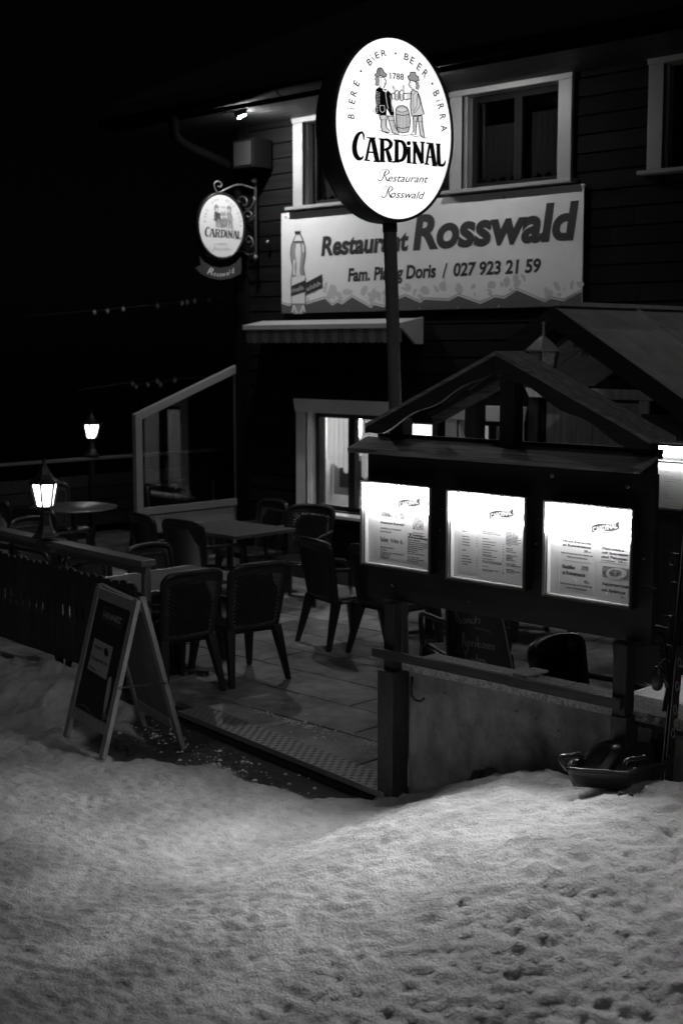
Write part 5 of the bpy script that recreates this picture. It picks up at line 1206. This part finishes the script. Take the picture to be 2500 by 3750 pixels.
chairs = [  # x, y, rz, label
    (-7.63, 6.04, 85, 'dark woven chair seen from behind, directly right of the sandwich board'),
    (-7.56, 6.62, 81, 'dark woven chair seen from behind with all legs clear, second from the sandwich board'),
    (-8.24, 6.60, -82, 'woven chair with pale lit rim facing us behind the front table'),
    (-8.27, 6.06, -76, 'woven chair with lit rim behind the fence handrail near the front table'),
    (-9.60, 8.03, 7, 'dark chair seen from behind at the near side of the middle table'),
    (-10.14, 8.06, -12, 'dark chair beside the slanting glass screen at the middle table'),
    (-10.18, 9.08, 172, 'chair on the far side of the middle table under the glass screen'),
    (-9.42, 9.05, 202, 'chair with long legs at the right end of the middle table below the lit window'),
    (-7.80, 8.02, -13, 'dark chair standing alone left of the menu board posts'),
    (-7.24, 8.05, -4, 'dark chair partly hidden by the left post of the menu board'),
    (-7.75, 9.25, 178, 'chair on the house side of the table behind the menu board'),
    (-7.05, 9.2, 186, 'chair under the menu board close to the house wall'),
    (-3.90, 5.95, -88, 'woven chair with curved lit rim directly behind the low wall'),
    (-3.68, 6.42, -92, 'woven chair beside the right post of the menu board behind the wall'),
    (-5.75, 7.1, 60, 'chair turned sideways beside the chalkboard behind the wall'),
    (-10.40, 6.92, -80, 'chair with lit rim seen over the fence left of the lantern'),
    (-12.35, 7.75, 10, 'chair at the near side of the round table by the far lantern'),
    (-12.95, 8.75, -95, 'chair on the left side of the round table'),
    (-11.75, 9.15, 160, 'chair behind the round table near the glass screen'),
    (-12.75, 6.85, -60, 'chair at the left picture edge behind the fence'),
    (-11.35, 7.55, 20, 'dark chair between the near lantern and the round table'),
    (-10.9, 6.25, -30, 'low seen chair close behind the fence slats left of the near lantern'),
    (-13.7, 7.3, -70, 'chair farthest left against the rear railing'),
]
for i, (x, y, rz, lb) in enumerate(chairs):
    if i == 0: ch0.location = (x, y, .003); ch0.rotation_euler = (0, 0, rad(rz)); ch0['label'] = lb
    else: copy_thing(ch0, (x, y, .003), rad(rz), lb)
def table(cx_, cy_, hx, hy, label, round_=False):
    r = thing('terrace_table', label, 'table', (cx_, cy_, 0), 'terrace tables')
    if round_:
        MB().lathe([(.44, .718), (.455, .722), (.455, .735), (.45, .74)], (cx_, cy_, 0), 40).build('table_top', M['tabletop'], r)
        MB().tube([(cx_ + .457 * math.cos(a * math.pi / 18), cy_ + .457 * math.sin(a * math.pi / 18), .728) for a in range(36)], .012, 6, closed=True).build('metal_edge', M['alud'], r)
    else:
        MB().box(cx_ - hx, cx_ + hx, cy_ - hy, cy_ + hy, .712, .738).build('table_top', M['tabletop'], r, bevel=.003)
        e = MB(); t_ = .012
        e.box(cx_ - hx - t_, cx_ + hx + t_, cy_ - hy - t_, cy_ - hy - .001, .706, .739); e.box(cx_ - hx - t_, cx_ + hx + t_, cy_ + hy + .001, cy_ + hy + t_, .706, .739)
        e.box(cx_ - hx - t_, cx_ - hx - .001, cy_ - hy, cy_ + hy, .706, .739); e.box(cx_ + hx + .001, cx_ + hx + t_, cy_ - hy, cy_ + hy, .706, .739)
        e.build('metal_edge', M['alu'], r, bevel=.003)
    MB().lathe([(.045, .03), (.036, .06), (.034, .66), (.09, .70)], (cx_, cy_, 0), 14).build('pedestal', M['iron'], r)
    for k in range(4):
        a = math.pi / 4 + k * math.pi / 2; MB().beam((cx_ + .03 * math.cos(a), cy_ + .03 * math.sin(a), .05), (cx_ + .30 * math.cos(a), cy_ + .30 * math.sin(a), .022), .05, .03).build('foot', M['iron'], r, bevel=.004)
        MB().tube([(cx_ + .29 * math.cos(a), cy_ + .29 * math.sin(a), .0), (cx_ + .29 * math.cos(a), cy_ + .29 * math.sin(a), .012)], .018, 8).build('glide', M['alud'], r)
    return r
table(-7.95, 6.28, .36, .50, 'square metal-edged table between the front chairs behind the sandwich board')
table(-9.80, 8.50, .50, .37, 'metal-edged table with its pale top showing below the lit window')
table(-7.45, 8.68, .55, .36, 'table behind the left post of the menu board')
table(-3.28, 6.10, .33, .34, 'table beyond the low wall right of the menu board')
table(-5.35, 7.75, .36, .36, 'table behind the chalkboard under the menu board')
table(-12.3, 8.45, 0, 0, 'round table catching the glow of the far lantern', True)
# tubular chairs beyond the screen
def tube_chair(x, y, rz, label):
    r = thing('tube_chair', label, 'chair', (x, y, 0), 'bright tubular metal chairs beyond the glass screen', rz=rad(rz)); 
    MB().tube(catmull([(-.24, -.22, .0), (-.23, -.2, .42), (-.22, -.24, .80), (-.18, -.25, .86), (.18, -.25, .86), (.22, -.24, .80), (.23, -.2, .42), (.24, -.22, .0)], 5), .016, 8).build('back_tube', M['alu'], r)
    MB().tube(catmull([(-.24, .24, 0), (-.23, .22, .42), (-.23, -.2, .44)], 4), .014, 8).build('side_tube', M['alu'], r); MB().tube(catmull([(.24, .24, 0), (.23, .22, .42), (.23, -.2, .44)], 4), .014, 8).build('side_tube', M['alu'], r)
    MB().box(-.22, .22, -.2, .22, .43, .45).build('seat', M['plastic'], r); MB().box(-.2, .2, -.255, -.24, .6, .78).build('backrest', M['plastic'], r)
    return r
tube_chair(-12.15, 9.75, -85, 'left tubular metal chair seen through the glass screen')
tube_chair(-12.2, 10.75, -95, 'right tubular metal chair seen through the glass screen')

# ================================================================== sandwich board (A-frame)
af = thing('sandwich_board', 'pine framed sandwich board with a dark Henniez poster standing in the snow', 'sandwich board', (-6.87, 5.05, 0))
AFR = [V((-7.215, 4.85, -.02)), V((-6.645, 4.745, -.035)), V((-7.155, 5.085, .925)), V((-6.590, 4.985, .925))]     # front leaf: BL BR TL TR
ARR = [V((-7.08, 5.36, -.03)), V((-6.52, 5.25, -.06)), V((-7.148, 5.125, .93)), V((-6.583, 5.025, .93))]
def leaf(q, front):
    BL, BR, TL, TR = q; n_ = (BR - BL).cross(TL - BL).normalized(); n_ = n_ if (n_.y < 0) == front else -n_
    uu = (TL - BL).normalized(); rr = (BR - BL).normalized(); W = .052; th = .030
    for (a, b) in ((BL, TL), (BR, TR)):
        c_ = (a + b) / 2 + rr * (W / 2 if a is BL else -W / 2); MB().obox(c_, uu, rr, n_, (b - a).length / 2, W / 2, th / 2).build('leg_rail', M['aframe'], af, bevel=.003)
    wI = (BR - BL).length - 2 * W - .002; mid = (BL + BR) / 2; H = (TL - BL).length
    for hpos in (H - .035, .17): MB().obox(mid + uu * hpos, rr, uu, n_, wI / 2, .034, .013).build('cross_rail', M['aframe'], af, bevel=.003)
    pz0, pz1 = .205, H - .07
    MB().obox(mid + uu * ((pz0 + pz1) / 2), rr, uu, n_, wI / 2, (pz1 - pz0) / 2, .004).build('poster' if front else 'back_poster', M['slate'] if front else M['rear'], af)
    return n_, mid, uu, rr, wI, pz0, pz1
n1_, mid1, u1_, r1v, wI1, z0a, z1a = leaf(AFR, True)
leaf(ARR, False)
for (a, b) in ((AFR[1], ARR[1]),):
    tA = AFR[1].lerp(AFR[3], .45) + r1v * .004; tB = ARR[1].lerp(ARR[3], .45) + r1v * .006
    MB().beam(tA, tB, .004, .014, r1v).build('stay_bar', M['iron'], af)
    for q in (tA, tB): MB().sphere(q + r1v * .004, .010, 8).build('stay_knob', M['alu'], af)
for q in (AFR[2], AFR[3]): MB().beam(q + V((0, 0, .004)), q + V((0.008, .04, .004)), .03, .02).build('hinge', M['alud'], af)
cA = lambda x, y: (x * .7015, 1850 + y * .7015)
ap = mid1 + n1_ * .0045
am = lambda x, y: onP(*cA(x, y), ap, n1_)
P = Print(am, n1_, .0006); P.poly([(495, 692), (592, 742), (555, 912), (458, 852)]); P.poly([(585, 895), (578, 960), (560, 1050), (535, 1130), (545, 1030), (568, 900)]); P.build('note_sheet', mat('pinned note', .42, .6), af)
P = Print(am, n1_, .0010); 
for q in ([(548, 530), (652, 578), (632, 645), (528, 598), (548, 530)],): P.ribbon(q, 3, False)
P.ribbon([(545, 548), (645, 594)], 2.5, False); P.ribbon([(532, 590), (634, 636)], 2.5, False)
P.ribbon([(400, 1040), (440, 1045), (480, 1090), (515, 1120), (552, 1132)], [4, 5, 4, 4, 2]); P.disc(545, 1100, 12, 20)
P.build('poster_lines', mat('poster grey', .16, .5), af)
P = Print(am, n1_, .0014); P.poly([(556 + 12 * math.cos(a * .5236), 768 + 24 * math.sin(a * .5236) + 5 * math.cos(a * .5236)) for a in range(12)]); P.build('note_mark', M['slate'], af)
tm = MB(); pl3 = lambda A, B, s, h, bo=.01, off=.0016: put_text(tm, s, am(*A), am(*B), (am(*A) - am(A[0], A[1] - h)).length, n1_, off, bold=bo, res=3)
pl3((540, 585), (632, 622), 'HENNIEZ', 30, .02); tm.build('poster_lettering', mat('poster letter', .4, .5), af)
tm = MB(); pl3((495, 742), (536, 762), 'Abends', 22); pl3((480, 800), (560, 842), 'Hausgemachte', 22); pl3((468, 850), (500, 868), 'Pizzas', 20); tm.build('note_lettering', M['slate'], af)

# chalkboard behind the wall
cbk = thing('chalkboard', 'leaning chalkboard with Donuts and Aprikosen Kuchen written by hand', 'chalkboard', (-6.2, 7.4, 0))
kn = (-FH * .93 + RT * .18 + UP * .12).normalized(); kc = ray(*c3(300, 430)); kc = CAM + kc * (8.75 / kc.dot(FH))
km = lambda x, y: onP(*c3(x, y), kc, kn)
q = [km(70, 130), km(392, 185), km(500, 720), km(178, 690)]
MB().prism(q, -kn * .018).build('board', M['slate'], cbk)
e = MB(); 
e.beam(q[1] + kn * .004, q[2] + kn * .004, .012, .012, kn); e.build('metal_edge', M['alud'], cbk)
fr = MB(); fr.beam(q[0] + kn * .004, q[3] + kn * .004, .012, .012, kn); fr.beam(q[0] + kn * .004, q[1] + kn * .004, .012, .012, kn); fr.build('frame_edge', M['darkwood'], cbk)
P = Print(km, kn, .0008); S = lambda pts, w=5: P.ribbon(pts, w)
S([(112, 240), (120, 290), (135, 312)]); S([(112, 240), (130, 270), (150, 318), (140, 322)]); S([(165, 290), (160, 312), (178, 315), (182, 295), (168, 290)]); S([(190, 318), (195, 292), (205, 300), (210, 318)]); S([(218, 290), (220, 315), (235, 316), (238, 292)]); S([(246, 270), (246, 318)]); S([(238, 288), (256, 290)]); S([(275, 290), (262, 295), (274, 308), (262, 320)])
S([(240, 345), (300, 360), (340, 376)], 3)
S([(160, 470), (165, 375), (180, 465)]); S([(158, 435), (180, 440)]); S([(195, 490), (192, 435), (208, 440), (200, 462)]); S([(220, 465), (222, 440), (234, 440)]); S([(242, 440), (244, 468)]); S([(256, 405), (258, 472)]); S([(275, 442), (260, 456), (276, 474)]); S([(290, 448), (284, 470), (300, 472), (302, 450), (290, 448)]); S([(322, 450), (310, 458), (322, 470), (308, 480)]); S([(328, 468), (340, 460), (330, 452), (328, 480), (342, 482)]); S([(350, 488), (352, 460), (362, 468), (364, 490)])
S([(170, 485), (182, 515), (192, 488)]); S([(182, 515), (184, 560)]); S([(205, 540), (208, 562), (222, 560), (222, 538)]); S([(240, 545), (230, 555), (240, 568)]); S([(250, 515), (252, 570)]); S([(252, 548), (262, 545), (264, 572)]); S([(272, 558), (284, 552), (274, 545), (272, 570), (286, 572)]); S([(292, 578), (294, 550), (304, 556), (306, 580)])
P.build('chalk_writing', M['chalk'], cbk)

# ================================================================== plastic sled on the bank
sl_ = thing('plastic_sled', 'dark plastic bob sled with two loop handles lying on the snow by the wall', 'sled', (-3.35, 5.1, .45))
def cS(x, y): return 2000 + x * .3189, 2700 + y * .3189
pA = onZ(*cS(240, 356), .575); pB = onZ(*cS(862, 395), .575)
ex = (pB - pA); ex.z = 0; wE = ex.length; ex.normalize(); ey = V((-ex.y, ex.x, 0)); ey = ey if ey.dot(FH) > 0 else -ey
def sp3(a, b, z): return pA + ex * a + ey * b + UP * z
wE += .02
rimL = [sp3(0, 0, 0), sp3(wE * .5, -.004, .0), sp3(wE, 0, 0), sp3(wE + .07, .05, .01), sp3(wE + .18, .16, .005), sp3(wE + .20, .28, .015), sp3(wE + .15, .38, .02), sp3(wE * .8, .40, .025), sp3(wE * .45, .32, .02), sp3(wE * .3, .20, .01), sp3(.05, .10, .01)]
rimC = [p for p in catmull(rimL + [rimL[0]], 4)][:-1]
cen = sp3(wE * .62, .16, 0)
def shrink(P, k, dz): return [V((cen.x + (p.x - cen.x) * k, cen.y + (p.y - cen.y) * k, p.z + dz)) for p in P]
lay = [shrink(rimC, 1.00, -.012), shrink(rimC, 1.035, -.012), shrink(rimC, 1.035, .004), shrink(rimC, .97, .006), shrink(rimC, .93, -.02), shrink(rimC, .78, -.075), shrink(rimC, .4, -.08)]
n_ = len(rimC); tb = MB(); tb.add([p for L_ in lay for p in L_], [(i * n_ + k, i * n_ + (k + 1) % n_, (i + 1) * n_ + (k + 1) % n_, (i + 1) * n_ + k) for i in range(len(lay) - 1) for k in range(n_)] + [tuple(range((len(lay) - 1) * n_, len(lay) * n_))], True)
lay2 = [shrink(rimC, 1.00, -.012), shrink(rimC, .97, -.035), shrink(rimC, .84, -.09), shrink(rimC, .5, -.105)]
tb.add([p for L_ in lay2 for p in L_], [(i * n_ + k, i * n_ + (k + 1) % n_, (i + 1) * n_ + (k + 1) % n_, (i + 1) * n_ + k) for i in range(len(lay2) - 1) for k in range(n_)] + [tuple(range((len(lay2) - 1) * n_, len(lay2) * n_))], True)
tb.build('tub', M['sled'], sl_)
for (pts, pp) in (([(232, 362), (168, 250), (300, 243), (400, 246), (462, 350), (350, 356)], sp3(.02, .03, 0)), ([(900, 440), (930, 292), (1050, 284), (1172, 290), (1140, 430), (1020, 452)], sp3(wE + .02, .02, 0))):
    P_ = [onP(*cS(*p), pp, -FH) + FH * (.02 * i) for i, p in enumerate(pts)]
    MB().tube(catmull(P_ + [P_[0]], 4)[:-1], .013, 7, closed=True).build('handle', M['sled'], sl_)
MB().beam(sp3(wE * .55, .10, -.06), sp3(wE * .8, .34, -.02), .05, .03).build('seat_ridge', M['sled'], sl_, bevel=.01)

# ================================================================== skis
sk = thing('pair_of_skis', 'pair of dark skis with bright edges standing upright in the snow at the right edge', 'skis', (-3.1, 5.2, .5))
k0 = ray(2413, 2885); k0 = CAM + k0 * (6.10 / k0.dot(FH)); k1 = ray(2486, 2080); k1 = CAM + k1 * (6.22 / k1.dot(FH))
kd = (k1 - k0).normalized(); tV = (RT * .78 - FH * .63); tV = (tV - kd * tV.dot(kd)).normalized(); wV = kd.cross(tV).normalized(); wV = wV if wV.dot(RT) > 0 else -wV
KL = 1.62
for k, oo in enumerate((0, .0165)):
    mbk = MB(); NS = 14; vv = []
    for i in range(NS + 1):
        s_ = i / NS; half = .042 - .008 * math.sin(s_ * math.pi); bend = .0 if .06 < s_ < .86 else (.02 * ((s_ - .86) / .14) ** 2 * (1 if k else -1) if s_ >= .86 else 0)
        if s_ > .93: half *= 1 - ((s_ - .93) / .07) ** 2 * .8
        c_ = k0 + kd * (KL * s_ - .06) + tV * (oo + bend) + wV * .045
        vv += [c_ - wV * half - tV * .0045, c_ + wV * half - tV * .0045, c_ + wV * half + tV * .0045, c_ - wV * half + tV * .0045]
    mbk.add(vv, [(4 * i + a, 4 * i + (a + 1) % 4, 4 * i + 4 + (a + 1) % 4, 4 * i + 4 + a) for i in range(NS) for a in range(4)] + [(0, 3, 2, 1), (4 * NS, 4 * NS + 1, 4 * NS + 2, 4 * NS + 3)])
    so_ = mbk.build('ski', M['ski'], sk)
    for sgn_ in (-1, 1):
        MB().tube([k0 + kd * (KL * s_ - .05) + tV * oo + wV * (.045 + sgn_ * (.0425 - .008 * math.sin(s_ * math.pi))) for s_ in [i / 10 for i in range(10)]], .0028, 5).build('steel_edge', M['skiedge'], sk)
for s_, nm_ in ((.62, 'toe_binding'), (.44, 'heel_binding')):
    c_ = k0 + kd * (KL * s_) + wV * .045; b2_ = MB(); b2_.obox(c_ + tV * .045, kd, wV, tV, .06, .025, .02); b2_.obox(c_ - tV * .028, kd, wV, tV, .06, .025, .02); b2_.obox(c_ - tV * .05 + kd * .05, kd, wV, tV, .03, .032, .018)
    b2_.build(nm_, M['sled'], sk, bevel=.008)
mb = MB(); 
for k in range(5):
    c_ = k0 + kd * (.12 + .11 * k) + wV * .045 + tV * .0222; mb.tube(catmull([c_ + wV * .02, c_ + kd * .03 + wV * .01, c_ + kd * .045 - wV * .012, c_ + kd * .02 - wV * .02, c_ - wV * .002, c_ + kd * .012 + wV * .006], 4), .0018, 4)
mb.build('scroll_print', M['ink3'], sk)
spn = thing('ski_poles', 'pair of ski poles with hanging straps tied to the skis', 'ski poles', (-3.15, 5.2, .6))
for k, off in enumerate((-.035, -.015)):
    a = k0 + kd * .36 - FH * .02 + RT * off * .6; b = k0 + kd * 1.35 - FH * .03 + RT * (off * .6 + .07)
    MB().tube([a, b], .006, 8).build('shaft', M['black'], spn); MB().tube([b, b + kd * .11], .015, 8).build('grip', M['sled'], spn)
    MB().tube(catmull([b + kd * .1, b + kd * .04 - RT * .05, b - kd * .08 - RT * .065, b - kd * .10 - RT * .035, b + kd * .0 - RT * .012], 5), .004, 5).build('strap', M['black'], spn)
gl_ = thing('hanging_glove', 'dark glove hanging from the ski bindings above the wall coping', 'glove', k0 + kd * .55)
gc = ray(*(2405, 2490)); gc = CAM + gc * (6.12 / gc.dot(FH))
g_ = MB(); g_.lathe([(.004, -.052), (.020, -.045), (.027, -.02), (.029, .01), (.022, .04), (.016, .05), (.018, .062)], gc, 10)
g_.build('glove_body', M['sled'], gl_)
MB().tube(catmull([gc + UP * .02 + RT * .02, gc + RT * .042 - UP * .01, gc + RT * .046 - UP * .035], 4), [.012] * 9, 7).build('thumb', M['sled'], gl_)
MB().tube(catmull([gc + UP * .06, gc + UP * .1 + RT * .03, k0 + kd * .58 + wV * .0], 5), .003, 5).build('loop', M['alud'], gl_)

# ================================================================== light strings, unlit
def string(pts, depth, label, ends):
    P3 = []
    for (x, y) in ends[:1] + pts + ends[1:]:
        d = ray(x * 1.5944, y * 1.5944); P3.append(CAM + d * (depth / d.dot(FH)))
    r = thing('light_string', label, 'light string', P3[0]); MB().tube([p + UP * .02 for p in P3], .005, 5).build('cable', M['iron'], r)
    for p in P3[1:-1]:
        MB().sphere(p, .024, 8, 1.2).build('bulb', M['bulb'], r); MB().tube([p + UP * .02, p + UP * .045], .012, 6).build('socket', M['iron'], r)
string([(217, 718), (247, 715), (283, 711), (362, 704), (418, 697), (430, 695), (447, 692), (480, 688)], 15.2, 'upper string of unlit bulbs leading left from the house corner', [(60, 730), (548, 682)])
string([(305, 882), (313, 889), (340, 884), (362, 876), (369, 884), (402, 874)], 15.5, 'lower string of unlit bulbs above the glass screen', [(180, 900), (540, 868)])

# lumps of snow and ice chunks along the wall foot
ck = MB(); random.seed(21)
for (x, y, r_) in ((-4.28, 5.40, .055), (-4.20, 5.38, .05), (-4.12, 5.42, .035), (-3.86, 5.38, .04), (-6.72, 5.02, .05), (-6.80, 4.98, .035), (-6.66, 4.95, .03), (-6.9, 5.0, .045), (-3.17, 5.0, .02), (-3.14, 5.02, .015)):
    z_ = snow_h(x, y); base_ = len(ck.v); ck.sphere((x, y, z_), r_, 10, .8)
    for i in range(base_, len(ck.v)):
        v_ = V(ck.v[i]); d_ = noise.noise(v_ * 22) * .35 * r_; n__ = (v_ - V((x, y, z_))).normalized() if (v_ - V((x, y, z_))).length > 1e-6 else UP; ck.v[i] = tuple(v_ + n__ * d_)
kind(ck.build('snow_lumps', sm_), 'stuff', 'rounded lumps of snow lying at the wall foot and under the sandwich board')
sc['built'] = 'night terrace'
